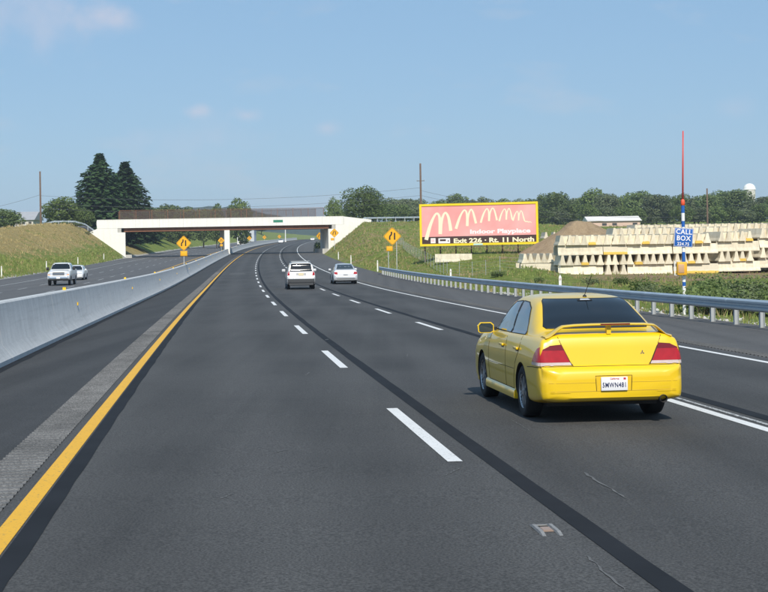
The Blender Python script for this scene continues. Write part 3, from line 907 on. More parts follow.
class Car:
    def __init__(self, root, keys, paint, axles, track, wr, arch, nsub=3, dy=.05, arch_on=True):
        self.root, self.paint = root, paint
        self.vs, self.fs = car_shell(keys, nsub, dy)
        self.bvh = BVHTree.FromPolygons([Vector(v) for v in self.vs], self.fs)
        mb = MB(); mb.add(self.vs, self.fs)
        me = mb.mesh('body', [paint, M['dark']])
        body = bpy.data.objects.new('body', me); COL.objects.link(body)
        cut = MB()
        for y in axles:
            for sx in (-1, 1):
                cut.cur = 0
                n = 40; r = arch
                prof = [(r, .50), (r, 1.3)]
                vs = []
                for h in (.50 * sx, 1.3 * sx):
                    for k in range(n):
                        a = 2 * math.pi * k / n; vs.append((h, y + r * math.cos(a), wr + r * math.sin(a)))
                fs = [tuple(range(n)), tuple(range(n, 2 * n))[::-1]] + [(k, (k + 1) % n, n + (k + 1) % n, n + k) for k in range(n)]
                cut.add(vs, fs)
        cme = cut.mesh('cutter', M['dark'])
        co = bpy.data.objects.new('cutter', cme); COL.objects.link(co)
        md = body.modifiers.new('arches', 'BOOLEAN'); md.object = co; md.operation = 'DIFFERENCE'; md.solver = 'EXACT'
        if hasattr(md, 'material_mode'): md.material_mode = 'TRANSFER'
        dg = bpy.context.evaluated_depsgraph_get(); dg.update()
        nme = bpy.data.meshes.new_from_object(body.evaluated_get(dg), depsgraph=dg)
        body.modifiers.clear(); body.data = nme; bpy.data.objects.remove(co)
        nme.polygons.foreach_set('use_smooth', [True] * len(nme.polygons))
        nme.set_sharp_from_angle(angle=math.radians(42))
        nme.name = 'body'
        body.parent = root
        self.body = body
        for y in axles:
            for sx in (-1, 1): self.wheel(y, sx, track, wr)
    def cast(self, a, b, axis):
        if axis == 'L': o, d = Vector((-3, a, b)), Vector((1, 0, 0))
        elif axis == 'R': o, d = Vector((3, a, b)), Vector((-1, 0, 0))
        elif axis == 'B': o, d = Vector((a, -6, b)), Vector((0, 1, 0))
        elif axis == 'F': o, d = Vector((a, 12, b)), Vector((0, -1, 0))
        else: o, d = Vector((a, b, 5)), Vector((0, 0, -1))
        h = self.bvh.ray_cast(o, d)
        if h[0] is None: return None, -d
        n = h[1] if h[1].dot(d) < 0 else -h[1]
        return h[0], n
    def panel(self, name, mat, poly, axis, off=.004, parent=None, cell=.03, thick=0.0):
        bm = bmesh.new()
        f = bm.faces.new([bm.verts.new((a, b, 0)) for a, b in poly])
        lo = [min(p[i] for p in poly) for i in (0, 1)]; hi = [max(p[i] for p in poly) for i in (0, 1)]
        for i in (0, 1):
            c = lo[i] + cell
            while c < hi[i] - .2 * cell:
                no = (1, 0, 0) if i == 0 else (0, 1, 0); co = (c, 0, 0) if i == 0 else (0, c, 0)
                bmesh.ops.bisect_plane(bm, geom=bm.verts[:] + bm.edges[:] + bm.faces[:], plane_co=co, plane_no=no)
                c += cell
        bm.verts.ensure_lookup_table()
        last = None; bad = []
        for v in bm.verts:
            p, n = self.cast(v.co.x, v.co.y, axis)
            if p is None: bad.append(v); continue
            v.co = p + n * off
        if bad: bmesh.ops.delete(bm, geom=bad, context='VERTS')
        bmesh.ops.recalc_face_normals(bm, faces=bm.faces)
        me = bpy.data.meshes.new(name); bm.to_mesh(me); bm.free()
        me.materials.append(mat)
        me.polygons.foreach_set('use_smooth', [True] * len(me.polygons))
        # make the panel face outwards
        nd = {'L': Vector((-1, 0, 0)), 'R': Vector((1, 0, 0)), 'B': Vector((0, -1, 0)), 'F': Vector((0, 1, 0)), 'T': Vector((0, 0, 1))}[axis]
        if len(me.polygons) and sum((p.normal.dot(nd) * p.area for p in me.polygons)) < 0: me.flip_normals()
        return link_mesh(name, me, parent or self.root)
    def line(self, name, mat, pts, axis, w=.006, off=.0012, parent=None):
        P = []
        for (a, b), (c, d) in zip(pts, pts[1:]):
            n = max(2, int(math.hypot(c - a, d - b) / .04))
            for i in range(n): P.append((a + (c - a) * i / n, b + (d - b) * i / n))
        P.append(pts[-1]); Q = []
        for a, b in P:
            p, n = self.cast(a, b, axis)
            if p is not None: Q.append(p + n * (off - w * .6))
        if len(Q) > 1: return MB().tube(Q, w, 5).build(name, mat, parent or self.root)
    def both(self, fn, poly, **kw):
        fn(axis='L', poly=poly, **kw); fn(axis='R', poly=poly, **kw)
    def wheel(self, y, sx, track, r):
        w = MB().lathe([(r * .62, -.09), (r * .9, -.10), (r * .985, -.085), (r, -.05), (r, .05), (r * .985, .085), (r * .9, .10), (r * .66, .095), (r * .62, .07)], 32, 'x')
        t = w.build('wheel', M['tyre'], self.root, (sx * track / 2, y, r), (0, 0, 0 if sx > 0 else math.pi), smooth=True)
        rim = MB().lathe([(r * .66, .096), (r * .64, .085), (r * .60, .03), (r * .60, -.07)], 28, 'x')
        for k in range(7):
            a = 2 * math.pi * k / 7
            R = Matrix.Rotation(a, 3, 'X')
            for q in (-.10, .10):
                R2 = Matrix.Rotation(a + q, 3, 'X')
                rim.box(R2 @ Vector((.068, 0, r * .36)), (.022, .022, r * .54), R2)
        rim.lathe([(r * .16, .05), (r * .16, .088), (0.005, .092)], 16, 'x')
        rim.build('rim', M['rim'], t, angle=30)
        MB().lathe([(r * .60, .02), (.01, .02)], 24, 'x').build('brake', M['dark'], t)

# ---- yellow saloon
KEY_Y = [(-1.03, .30, .67, .555, .65, .55, .57, .575), (-1.00, .272, .755, .60, .745, .63, .615, .62), (-.95, .255, .805, .628, .795, .67, .642, .648), (-.925, .25, .815, .642, .80, .67, .658, .664),
         (-.875, .25, .828, .90, .775, .665, .945, .955), (-.85, .25, .832, .935, .772, .662, .985, .995), (-.78, .24, .838, .948, .772, .658, 1.0, 1.018), (-.42, .20, .846, .955, .785, .665, 1.005, 1.035),
         (-.1, .2, .8475, .955, .79, .638, 1.13, 1.20), (.36, .2, .8475, .95, .792, .562, 1.335, 1.390), (.75, .2, .8475, .945, .795, .552, 1.368, 1.428), (1.2, .2, .8475, .937, .795, .555, 1.37, 1.432),
         (1.62, .2, .8475, .927, .79, .568, 1.31, 1.375), (2.32, .2, .846, .915, .78, .665, .935, .985), (2.45, .2, .845, .905, .77, .645, .925, .968), (3.0, .2, .84, .845, .745, .6, .865, .888),
         (3.3, .22, .81, .745, .70, .5, .76, .772), (3.42, .24, .74, .62, .66, .45, .63, .64), (3.5, .28, .6, .52, .55, .4, .53, .535)]
def yellow_car():
    s, d = 9.75, 5.90
    root = empty('yellow_car', RP(s, d, .001), on_road_rot(s), 'bright yellow four-door saloon with a rear spoiler in the middle lane', 'car')
    C = Car(root, KEY_Y, M['yellow'], (0, 2.6), 1.47, .305, .345, 3, .045)
    # glass
    rw = C.panel('rear_window', M['glass'], [(-.595, 1.05), (.595, 1.05), (.62, 1.075), (.50, 1.355), (.475, 1.374), (-.475, 1.374), (-.50, 1.355), (-.62, 1.075)], 'B', .008)
    C.line('window_seal', M['dark'], [(-.595, 1.05), (.595, 1.05), (.62, 1.075), (.50, 1.355), (.475, 1.374), (-.475, 1.374), (-.50, 1.355), (-.62, 1.075), (-.595, 1.05)], 'B', .009, .008, rw)
    C.panel('brake_light', M['dark'], [(-.09, 1.345), (.09, 1.345), (.09, 1.362), (-.09, 1.362)], 'B', .012, rw)
    C.panel('sticker', flat('sticker_pale', (.5, .52, .55), .4), [(-.06, 1.352), (.07, 1.352), (.05, 1.366), (-.045, 1.366)], 'B', .014, rw)
    C.panel('windscreen', M['glass_l'], [(-.66, .97), (.66, .97), (.54, 1.36), (-.54, 1.36)], 'F', .004)
    win_f = [(.985, .955), (2.03, .955), (1.96, 1.005), (1.62, 1.245), (1.42, 1.325), (1.04, 1.345)]
    win_r = [(.12, .965), (.925, .955), (.975, 1.345), (.66, 1.335), (.42, 1.27), (.20, 1.10)]
    for ax in 'LR':
        for nm, wp in (('side_window', win_f), ('side_window', win_r)):
            w = C.panel(nm, M['glass_l'], wp, ax, .004)
            C.line('window_seal', M['dark'], wp + [wp[0]], ax, .011, .004, w)
        C.panel('door_pillar', M['dark'], [(.93, .957), (.98, .957), (1.035, 1.345), (.98, 1.345)], ax, .005)
        # door and panel gaps
        C.line('panel_gap', M['gap'], [(.96, .95), (.95, .60), (.92, .30)], ax)
        C.line('panel_gap', M['gap'], [(2.02, .94), (2.1, .75), (2.05, .30)], ax)
        C.line('panel_gap', M['gap'], [(.10, .955), (.16, .78), (.34, .62), (.42, .45), (.45, .30), (2.05, .30)], ax)
        C.line('panel_gap', M['gap'], [(-.36, .62), (-.60, .635), (-.92, .645)], ax)
        C.line('swage_line', M['gap'], [(.42, .545), (2.2, .535)], ax, .004)
        sx = -1 if ax == 'L' else 1
        for hy in (.26, 1.16):
            p, n = C.cast(hy, .80, ax)
            bevelled(MB().box((p.x + sx * .022, hy, .80), (.028, .20, .034)), .009, 'door_handle', M['yellow'], root)
            C.panel('handle_recess', M['gap'], [(hy - .08, .765), (hy + .08, .765), (hy + .08, .80), (hy - .08, .80)], ax, .0015)
        # mirror
        m = MB().sweep([(-.11, -.055), (-.12, .03), (-.08, .075), (.07, .075), (.11, .04), (.11, -.05), (.07, -.075), (-.08, -.075)], [((sx * .885, 2.02, .97), (.95, 0, 0), (0, 0, .95)), ((sx * .885, 2.08, .97), (.93, 0, 0), (0, 0, .93)), ((sx * .87, 2.16, .965), (.55, 0, 0), (0, 0, .6))])
        mo = m.build('mirror', M['yellow'], root, angle=40)
        MB().sweep([(-.095, -.045), (-.10, .03), (-.07, .06), (.06, .06), (.095, .03), (.095, -.04), (.06, -.06), (-.07, -.06)], [((sx * .885, 2.018, .97), (.98, 0, 0), (0, 0, .98)), ((sx * .885, 2.014, .97), (.98, 0, 0), (0, 0, .98))]).build('mirror_glass', M['glass_l'], mo)
        MB().box((sx * .80, 2.06, .955), (.14, .05, .04)).build('mirror_arm', M['dark'], mo)
        # sill skirt
        MB().sweep([(-.03, -.055), (.018, -.05), (.024, -.02), (.020, .04), (.004, .062), (-.03, .062)], [((sx * .838, yy, .235), (sx, 0, 0), (0, 0, 1)) for yy in (.36, .5, 1.2, 2.1, 2.24)]).build('side_skirt', M['yellow'], root, angle=40)
        # front corner splitter
        MB().sweep([(-.1, -.03), (.025, -.03), (.03, .04), (-.1, .10)], [((sx * .80, 2.96, .235), (sx, 0, 0), (0, 0, 1)), ((sx * .775, 3.2, .24), (sx, 0, 0), (0, 0, 1))]).build('front_flap', M['yellow'], root, angle=40)
    # tail lamps: clear lower band, red body, wrap round the corner
    for sx, ax in ((-1, 'L'), (1, 'R')):
        lp = [(sx * a, b) for a, b in ((.455, .658), (.60, .658), (.825, .660), (.82, .696), (.473, .696))]
        hp = [(sx * a, b) for a, b in ((.475, .698), (.82, .698), (.80, .78), (.775, .845), (.70, .88), (.565, .892))]
        tl = C.panel('tail_lamp', M['lamp_r'], hp, 'B', .009, cell=.035)
        C.panel('lamp_band', M['lamp_r2'], [(sx * a, b) for a, b in ((.537, .832), (.782, .832), (.775, .845), (.70, .88), (.565, .892))], 'B', .011, tl, cell=.035)
        C.panel('reversing_lens', M['lamp_w'], lp, 'B', .009, tl, cell=.035)
        C.panel('side_lens', M['lamp_r'], [(-.905, .698), (-.63, .698), (-.70, .785), (-.78, .845), (-.86, .87)], ax, .009, tl, cell=.035)
        C.panel('side_lens', M['lamp_w'], [(-.905, .662), (-.62, .662), (-.625, .696), (-.905, .696)], ax, .009, tl, cell=.035)
        C.line('lamp_seal', M['gap'], hp[:1] + hp[::-1][:3] + [lp[0]] if 0 else [lp[0], hp[0], hp[-1], hp[-2]], 'B', .005, .008, tl)
        C.line('panel_gap', M['gap'], [(sx * .44, .655), (sx * .47, .70), (sx * .565, .90), (sx * .60, .985)], 'B', .005)
        C.panel('reflex_strip', M['yellow'], [(sx * .5, .36), (sx * .72, .36), (sx * .72, .372), (sx * .5, .372)], 'B', .006)
    C.line('panel_gap', M['gap'], [(-.80, .652), (-.44, .650), (.44, .650), (.80, .652)], 'B', .006)
    C.line('bumper_crease', M['crease'], [(-.74, .47), (-.2, .47)], 'B', .003); C.line('bumper_crease', M['crease'], [(.2, .47), (.74, .47)], 'B', .003)
    C.line('bumper_crease', M['crease'], [(-.72, .375), (.72, .375)], 'B', .0045)
    # number plate; a darker yellow panel paints the shade of its recess
    rc = C.panel('plate_recess_shade', flat('plate_recess_shade', (.74, .47, .012), .5), [(-.19, .375), (.19, .375), (.20, .545), (-.20, .545)], 'B', .002)
    C.line('recess_edge_shade', M['gap'], [(-.20, .375), (-.21, .545), (.21, .545), (.20, .375)], 'B', .004, .003, rc)  # dark line paints the shadow under the recess rim
    pl = bevelled(MB().box((0, -1.048, .455), (.305, .012, .153)), .004, 'number_plate', M['plate'], root)
    tm = text_mesh('5MWN481', .076, M['plate_ink'], .001, .0012, 0, .74, spacing=1.12)
    link_mesh('plate_number', tm, pl, (0, -1.0565, .440))
    tm = text_mesh('California', .030, M['plate_red'], .0008, .0004, .2, .9)
    link_mesh('plate_state', tm, pl, (0, -1.0565, .512))
    MB().box((.118, -1.0555, .512), (.028, .003, .022)).build('plate_sticker', M['plate_red'], pl)
    # badge: a small three-lobed silver mark at the right of the boot lid
    mb = MB()
    for k in range(3):
        a = math.pi / 2 + k * 2 * math.pi / 3
        c = Vector((math.cos(a) * .014, 0, math.sin(a) * .014)); u = Vector((math.cos(a), 0, math.sin(a))) * .014; v = Vector((-math.sin(a), 0, math.cos(a))) * .008
        mb.add([c - u, c + v, c + u, c - v], [(0, 1, 2, 3)])
    p, n = C.cast(.37, .79, 'B'); mb.build('badge', M['chrome'], root, p + Vector((0, -.006, 0)))
    # exhaust
    MB().lathe([(.030, .0), (.044, -.002), (.046, -.10), (.040, -.10), (.038, -.0)], 20, 'y', (.565, -.955, .275)).build('exhaust', M['dark'], root, smooth=True)
    # spoiler on legs, high brake lamp along its edge
    fr = []
    prof = [(-.08, .002), (-.055, .016), (.02, .020), (.08, .008), (.085, .0), (.0, -.010), (-.07, -.008)]
    xs = [-.735, -.715, -.69, -.66, -.63, -.60, -.565, -.53, -.40, -.2, 0, .2, .40, .53, .565, .60, .63, .66, .69, .715, .735]
    for x in xs:
        a = abs(x); z = 1.108 - .012 * sstep(.30, .52, a) - .130 * sstep(.50, .73, a); yy = -.83 + .10 * sstep(.4, .72, a)
        k = 1.0 + .7 * sstep(.5, .72, a)
        fr.append(((x, yy, z), (0, k, 0), (0, 0, 1.0)))
    sp = MB().sweep([(p[0], p[1]) for p in prof], fr).build('spoiler', M['yellow'], root, angle=40)
    MB().box((0, -.82, 1.053), (.05, .07, .10)).build('spoiler_leg', M['yellow'], sp)
    MB().box((.06, -.905, 1.116), (.34, .025, .014)).build('brake_lamp', M['lamp_r2'], sp)
    # roof antenna
    p, n = C.cast(.05, .42, 'T')
    mb = MB().lathe([(.028, 0), (.022, .018), (.006, .03)], 12, 'z', (p.x, p.y, p.z - .004)); mb.tube([p + Vector((0, 0, .02)), p + Vector((.055, -.14, .26))], .0045, 6)
    mb.build('antenna', M['dark'], root)
    C.panel('head_lamp', M['head'], [(-.75, .58), (-.35, .56), (-.35, .66), (-.70, .72)], 'F', .006); C.panel('head_lamp', M['head'], [(.75, .58), (.35, .56), (.35, .66), (.70, .72)], 'F', .006)
    MB().box((0, 1.3, .19), (1.3, 3.6, .05)).build('underbody', M['dark'], root)
    return root
yellow_car()

# ---- generic saloon seen small
def small_saloon(label, s, d, paint, opposite=False, far=False, cat='car', glass='glass'):
    root = empty('saloon_car', RP(s, d, .001), on_road_rot(s, opposite), label, cat)
    sc = 1.0
    C = Car(root, [(k[0], k[1] - .01, k[2] * 1.03, k[3], k[4] * 1.03, k[5] * 1.03, k[6] + (.03 if k[6] > 1.02 else 0), k[7] + (.03 if k[7] > 1.05 else 0)) for k in KEY_Y], paint, (0, 2.6), 1.5, .31, .35, 1, .12)
    C.panel('rear_window', M[glass], [(-.62, 1.06), (.62, 1.06), (.51, 1.38), (-.51, 1.38)], 'B', .006, cell=.12)
    C.panel('windscreen', M[glass], [(-.66, .98), (.66, .98), (.54, 1.37), (-.54, 1.37)], 'F', .006, cell=.12)
    for ax in 'LR':
        C.panel('side_window', M['glass_l'], [(.985, .96), (2.03, .96), (1.62, 1.25), (1.04, 1.35)], ax, .005, cell=.12)
        C.panel('side_window', M['glass_l'], [(.12, .97), (.925, .96), (.975, 1.35), (.42, 1.28)], ax, .005, cell=.12)
        sx = -1 if ax == 'L' else 1
        bevelled(MB().box((sx * .95, 2.05, 1.0), (.2, .1, .14)), .03, 'mirror', paint, root)
    if far: return root
    for sx in (-1, 1):
        C.panel('tail_lamp', M['lamp_r'], [(sx * .56, .70), (sx * .83, .70), (sx * .80, .87), (sx * .58, .88)], 'B', .008, cell=.1)
        C.panel('head_lamp', M['head'], [(sx * .35, .57), (sx * .76, .60), (sx * .72, .73), (sx * .36, .68)], 'F', .008, cell=.1)
    C.panel('lower_bumper', M['darkgrey'], [(-.75, .27), (.75, .27), (.75, .40), (-.75, .40)], 'B', .006, cell=.1)
    C.panel('grille', M['dark'], [(-.33, .52), (.33, .52), (.33, .66), (-.33, .66)], 'F', .006, cell=.1)
    C.line('panel_gap', M['gap'], [(-.80, .652), (.80, .652)], 'B', .007)
    MB().box((0, -1.0, .76), (.31, .10, .16)).build('number_plate', M['plate'], root)
    MB().box((0, 1.3, .19), (1.3, 3.6, .05)).build('underbody', M['dark'], root)
    return root
small_saloon('silver saloon in the right lane beside the sport utility car', 97.0, 9.75, M['silver'], glass='glass_l')

# ---- sport utility car
KEY_S = [(-.93, .42, .74, .70, .72, .6, .72, .73), (-.90, .38, .84, .76, .83, .7, .77, .78), (-.84, .34, .88, .80, .86, .72, .82, .83), (-.82, .33, .885, 1.02, .85, .74, 1.05, 1.06), (-.74, .32, .89, 1.06, .855, .76, 1.14, 1.16),
         (-.60, .30, .895, 1.07, .86, .72, 1.50, 1.55), (-.45, .30, .90, 1.07, .865, .665, 1.60, 1.665), (0, .28, .905, 1.06, .87, .65, 1.63, 1.70), (1.0, .28, .905, 1.04, .87, .65, 1.64, 1.71), (1.6, .28, .905, 1.03, .865, .65, 1.60, 1.66),
         (2.35, .28, .90, 1.02, .86, .73, 1.06, 1.12), (2.5, .28, .90, 1.01, .855, .72, 1.04, 1.08), (3.1, .28, .89, .96, .83, .66, .98, 1.01), (3.45, .30, .86, .86, .80, .6, .88, .89), (3.58, .34, .80, .72, .72, .5, .73, .735), (3.66, .4, .66, .60, .6, .4, .61, .615)]
def suv():
    s, d = 84.6, 6.07
    root = empty('sport_utility_car', RP(s, d, .001), on_road_rot(s), 'pale silver sport utility car with roof rails and red tail lamps in the middle lane', 'car')
    C = Car(root, KEY_S, M['palesilver'], (0, 2.72), 1.56, .36, .41, 2, .08)
    C.panel('rear_window', M['glass'], [(-.70, 1.12), (.70, 1.12), (.62, 1.57), (-.62, 1.57)], 'B', .022, cell=.05)
    C.panel('windscreen', M['glass'], [(-.72, 1.10), (.72, 1.10), (.60, 1.62), (-.60, 1.62)], 'F', .008, cell=.1)
    for ax in 'LR':
        sx = -1 if ax == 'L' else 1
        for wp in ([(1.15, 1.08), (2.1, 1.07), (1.65, 1.50), (1.2, 1.56)], [(.2, 1.09), (1.08, 1.08), (1.12, 1.56), (.25, 1.56)], [(-.5, 1.12), (.1, 1.10), (.14, 1.54), (-.38, 1.50)]):
            C.panel('side_window', M['glass'], wp, ax, .006, cell=.12)
        for z0, z1, y0, y1 in ((.29, .42, -.3 + .75, 2.25),):
            C.panel('sill_cladding', M['darkgrey'], [(y0, z0), (y1, z0), (y1, z1), (y0, z1)], ax, .006, cell=.15)
        bevelled(MB().box((sx * 1.0, 2.2, 1.16), (.22, .1, .17)), .03, 'mirror', M['palesilver'], root)
        MB().tube([(sx * .60, -.3, 1.67), (sx * .60, -.2, 1.75), (sx * .60, 1.3, 1.76), (sx * .60, 1.45, 1.69)], .022, 6).build('roof_rail', M['dkgalv'], root)
        C.panel('tail_lamp', M['lamp_r'], [(sx * .68, .86), (sx * .845, .86), (sx * .84, 1.10), (sx * .72, 1.12)], 'B', .012, cell=.06)
        C.panel('tail_lamp_side', M['lamp_r'], [(-.82, .86), (-.62, .86), (-.66, 1.10), (-.76, 1.10)], ax, .010, cell=.06)
    for x in (.2, .9): MB().tube([(-.6, x, 1.745), (.6, x, 1.745)], .018, 6).build('roof_bar', M['dkgalv'], root)
    C.panel('lower_bumper', M['darkgrey'], [(-.86, .36), (.86, .36), (.87, .66), (-.87, .66)], 'B', .010, cell=.06)
    MB().box((0, -.84, .35), (1.5, .14, .16)).build('bumper_valance', M['darkgrey'], root)
    MB().box((0, -.845, .95), (.31, .06, .16)).build('number_plate', flat('plate_cream', (.72, .62, .42), .5), root)
    C.panel('plate_recess_shade', flat('shade_grey', (.45, .45, .45), .5), [(-.34, .84), (.34, .84), (.34, 1.04), (-.34, 1.04)], 'B', .004, cell=.1)  # flat grey panel stands in for shade in the plate recess
    MB().box((0, 1.3, .28), (1.3, 3.7, .08)).build('underbody', M['dark'], root)
    MB().sweep([(-.06, -.01), (.10, -.02), (.12, .02), (-.05, .03)], [((x, -.60, 1.63), (0, 1, 0), (0, 0, 1)) for x in (-.58, 0, .58)]).build('roof_spoiler', M['palesilver'], root)
suv()

# ---- pickup coming the other way
KEY_P = [(-1.15, .55, .90, .92, .88, .8, .94, .95), (-1.10, .50, .95, 1.28, .93, .86, 1.31, 1.31), (-1.0, .48, .96, 1.30, .94, .87, 1.33, 1.33), (.82, .44, .965, 1.30, .94, .87, 1.33, 1.33), (.90, .44, .965, 1.30, .94, .80, 1.60, 1.65), (1.0, .44, .965, 1.30, .94, .70, 1.84, 1.90),
         (1.6, .44, .965, 1.29, .94, .69, 1.87, 1.93), (2.2, .44, .965, 1.28, .94, .69, 1.83, 1.89), (2.85, .44, .96, 1.26, .93, .82, 1.30, 1.36), (3.0, .44, .96, 1.25, .92, .78, 1.28, 1.32), (3.9, .46, .95, 1.15, .88, .7, 1.20, 1.24), (4.15, .50, .93, 1.10, .86, .66, 1.13, 1.15), (4.22, .52, .92, .86, .86, .6, .88, .88), (4.35, .55, .90, .80, .84, .5, .81, .81), (4.42, .6, .8, .74, .74, .4, .75, .75)]
def pickup():
    s, d = 117.9, -13.1
    root = empty('pickup_truck', RP(s + 4.2, d, .001), on_road_rot(s, True), 'white pickup truck with chrome front coming the other way beyond the barrier', 'truck')
    C = Car(root, KEY_P, M['whitecar'], (0, 3.4), 1.68, .39, .44, 2, .1)
    C.panel('windscreen', M['glass'], [(-.80, 1.37), (.80, 1.37), (.68, 1.83), (-.68, 1.83)], 'F', .008, cell=.12)
    C.panel('grille', M['dark'], [(-.49, .87), (.49, .87), (.49, 1.12), (-.49, 1.12)], 'F', .012, cell=.08)
    C.panel('grille_bar', M['chrome'], [(-.46, .965), (.46, .965), (.46, 1.015), (-.46, 1.015)], 'F', .018, cell=.1)
    C.panel('bumper', M['chrome'], [(-.86, .62), (.86, .62), (.86, .80), (-.86, .80)], 'F', .012, cell=.1)
    C.panel('lower_bumper', M['darkgrey'], [(-.80, .52), (.80, .52), (.80, .61), (-.80, .61)], 'F', .012, cell=.1)
    for sx, ax in ((-1, 'L'), (1, 'R')):
        C.panel('head_lamp', M['head'], [(sx * .50, .90), (sx * .86, .90), (sx * .84, 1.10), (sx * .50, 1.10)], 'F', .010, cell=.08)
        C.panel('turn_lamp', M['amber'], [(sx * .70, .885), (sx * .88, .885), (sx * .88, .955), (sx * .70, .955)], 'F', .016, cell=.08)
        C.panel('side_window', M['glass'], [(1.75, 1.34), (2.55, 1.33), (2.2, 1.78), (1.75, 1.80)], ax, .006, cell=.12)
        C.panel('side_window', M['glass'], [(1.05, 1.35), (1.68, 1.34), (1.68, 1.80), (1.08, 1.78)], ax, .006, cell=.12)
        bevelled(MB().box((sx * 1.10, 2.6, 1.42), (.24, .12, .26)), .03, 'mirror', M['dark'], root)
    MB().box((0, -.15, 1.335), (1.6, 1.7, .03)).build('bed_cover', M['dark'], root)
    MB().box((0, 4.43, .68), (.31, .02, .16)).build('number_plate', M['plate'], root)
    MB().box((0, 1.6, .46), (1.4, 4.6, .10)).build('chassis', M['dark'], root)
pickup()
small_saloon('white saloon following just behind the pickup truck beyond the barrier', 140, -14.0, M['whitecar'], True)

# ---- far traffic beyond the bridge
def box_truck(s, d, opposite, label):
    root = empty('box_truck', RP(s, d, 0), on_road_rot(s, opposite), label, 'truck')
    bevelled(MB().box((0, 1.2, 2.15), (2.45, 6.2, 2.6)), .05, 'cargo_box', M['white'], root)
    MB().add([(-1.1, 4.4, .6), (1.1, 4.4, .6), (1.1, 6.5, .6), (-1.1, 6.5, .6), (-1.1, 4.4, 2.6), (1.1, 4.4, 2.6), (1.05, 5.4, 2.6), (-1.05, 5.4, 2.6), (1.1, 5.9, 1.7), (-1.1, 5.9, 1.7), (1.05, 6.5, 1.5), (-1.05, 6.5, 1.5)],
             [(0, 3, 2, 1), (4, 5, 6, 7), (6, 8, 9, 7), (8, 10, 11, 9), (2, 3, 11, 10), (0, 1, 5, 4), (1, 2, 10, 8, 6, 5), (0, 4, 7, 9, 11, 3)]).build('cab', M['whitecar'], root)
    MB().add([(-.95, 5.46, 2.52), (.95, 5.46, 2.52), (.98, 5.93, 1.74), (-.98, 5.93, 1.74)], [(0, 1, 2, 3)]).build('windscreen', M['glass'], root)
    for y in (-.6, 5.3):
        for sx in (-1, 1): MB().lathe([(.05, -.14), (.5, -.14), (.5, .14), (.05, .14)], 20, 'x', (sx * .95, y, .5)).build('wheel', M['tyre'], root)
    MB().box((0, 2.2, .72), (1.0, 8, .22)).build('chassis', M['dark'], root)
p = 400
box_truck(478, -9.4, True, 'white box truck far beyond the bridge on the opposing carriageway')
small_saloon('tiny white car far up the road beyond the bridge, right of the distant signs', 640, 9.2, M['whitecar'], False, True)
small_saloon('distant pale car beyond the bridge pier near the box truck', 520, 1.8, M['silver'], False, True)
small_saloon('distant dark car behind the box truck on the opposing carriageway', 440, -13.2, M['darkgrey'], True, True)
# ------------------------------------------------------------------ warning signs
def diamond(root, c, diag, name='sign_face'):
    """diamond board centred at c, facing the traffic (-y), with black border and lane-narrowing mark"""
    h = diag / 2; k = .07 * diag
    def ring(r, rr):
        P = []
        for i in range(4):
            a = i * math.pi / 2
            cx, cz = math.cos(a) * (r - rr * 1.2), math.sin(a) * (r - rr * 1.2)
            for j in (-1, 0, 1): P.append((cx + math.cos(a + j * math.pi / 4) * rr * 1.2, cz + math.sin(a + j * math.pi / 4) * rr * 1.2))
        return P
    def plate(P, y0, y1):
        n = len(P); m = MB()
        m.add([(c[0] + x, c[1] + y0, c[2] + z) for x, z in P] + [(c[0] + x, c[1] + y1, c[2] + z) for x, z in P], [tuple(range(n))[::-1], tuple(range(n, 2 * n))] + [(i, (i + 1) % n, n + (i + 1) % n, n + i) for i in range(n)])
        return m
    f = plate(ring(h, k), 0, .012).build(name, M['sign_o'], root)
    P, Q = ring(h * .955, k * .9), ring(h * .915, k * .85); n = len(P); m = MB()
    m.add([(c[0] + x, c[1] - .002, c[2] + z) for x, z in P + Q], [(i, (i + 1) % n, n + (i + 1) % n, n + i) for i in range(n)])
    m.build('sign_border', M['black'], f)
    def bar(pts, w):
        m = MB(); vs = []
        for i, (x, z) in enumerate(pts):
            a = Vector(pts[min(i + 1, len(pts) - 1)]) - Vector(pts[max(i - 1, 0)]); a.normalize()
            for q in (-1, 1): vs.append((c[0] + (x - a.y * q * w / 2) * diag, c[1] - .003, c[2] + (z + a.x * q * w / 2) * diag))
        m.add(vs, [(2 * i, 2 * i + 1, 2 * i + 3, 2 * i + 2) for i in range(len(pts) - 1)]); m.build('sign_mark', M['black'], f)
    w = .085
    bar([(-.15, -.20), (-.15, -.04), (-.13, .02), (-.06, .09), (-.045, .14), (-.045, .26)], w)
    bar([(.13, -.20), (.13, .20)], w)
    return f
def plaque(root, c, w, h):
    p = bevelled(MB().box((c[0], c[1], c[2]), (w, .012, h)), .004, 'plaque', M['sign_o'], root)
    m = MB()
    for z in (-.5, .5): m.box((c[0], c[1] - .008, c[2] + z * (h - .06)), (w - .06, .002, .02))
    for x in (-.5, .5): m.box((c[0] + x * (w - .06), c[1] - .008, c[2]), (.02, .002, h - .06))
    m.build('plaque_border', M['black'], p)
def warn_sign(label, base, centre, diag, posts, pl=None, turn=0.0):
    """base: ground point; centre: world centre of the diamond; posts: x offsets"""
    root = empty('warning_sign', base, (0, 0, turn), label, 'road sign')
    c = (centre.x - base.x, 0, centre.z - base.z)
    diamond(root, c, diag)
    for x, top in posts:
        MB().box((x, .05, (top - .4) / 2), (.07, .05, top + .4)).build('post', M['galv_post'], root)
    if pl: plaque(root, (c[0] + pl[0], -.005, c[2] + pl[1]), pl[2], pl[3])
    return root
Y = 147; c = PT(392.3, 236.3, Y); b = Vector((c.x, Y, ground_at(c.x, Y)))
warn_sign('large orange lane-narrowing sign on two posts at the end of the guardrail', b, c, 1.76, [(-.42, c.z - b.z - 1.0), (.42, c.z - b.z - .25)], (-.30, -1.24, .66, .52))
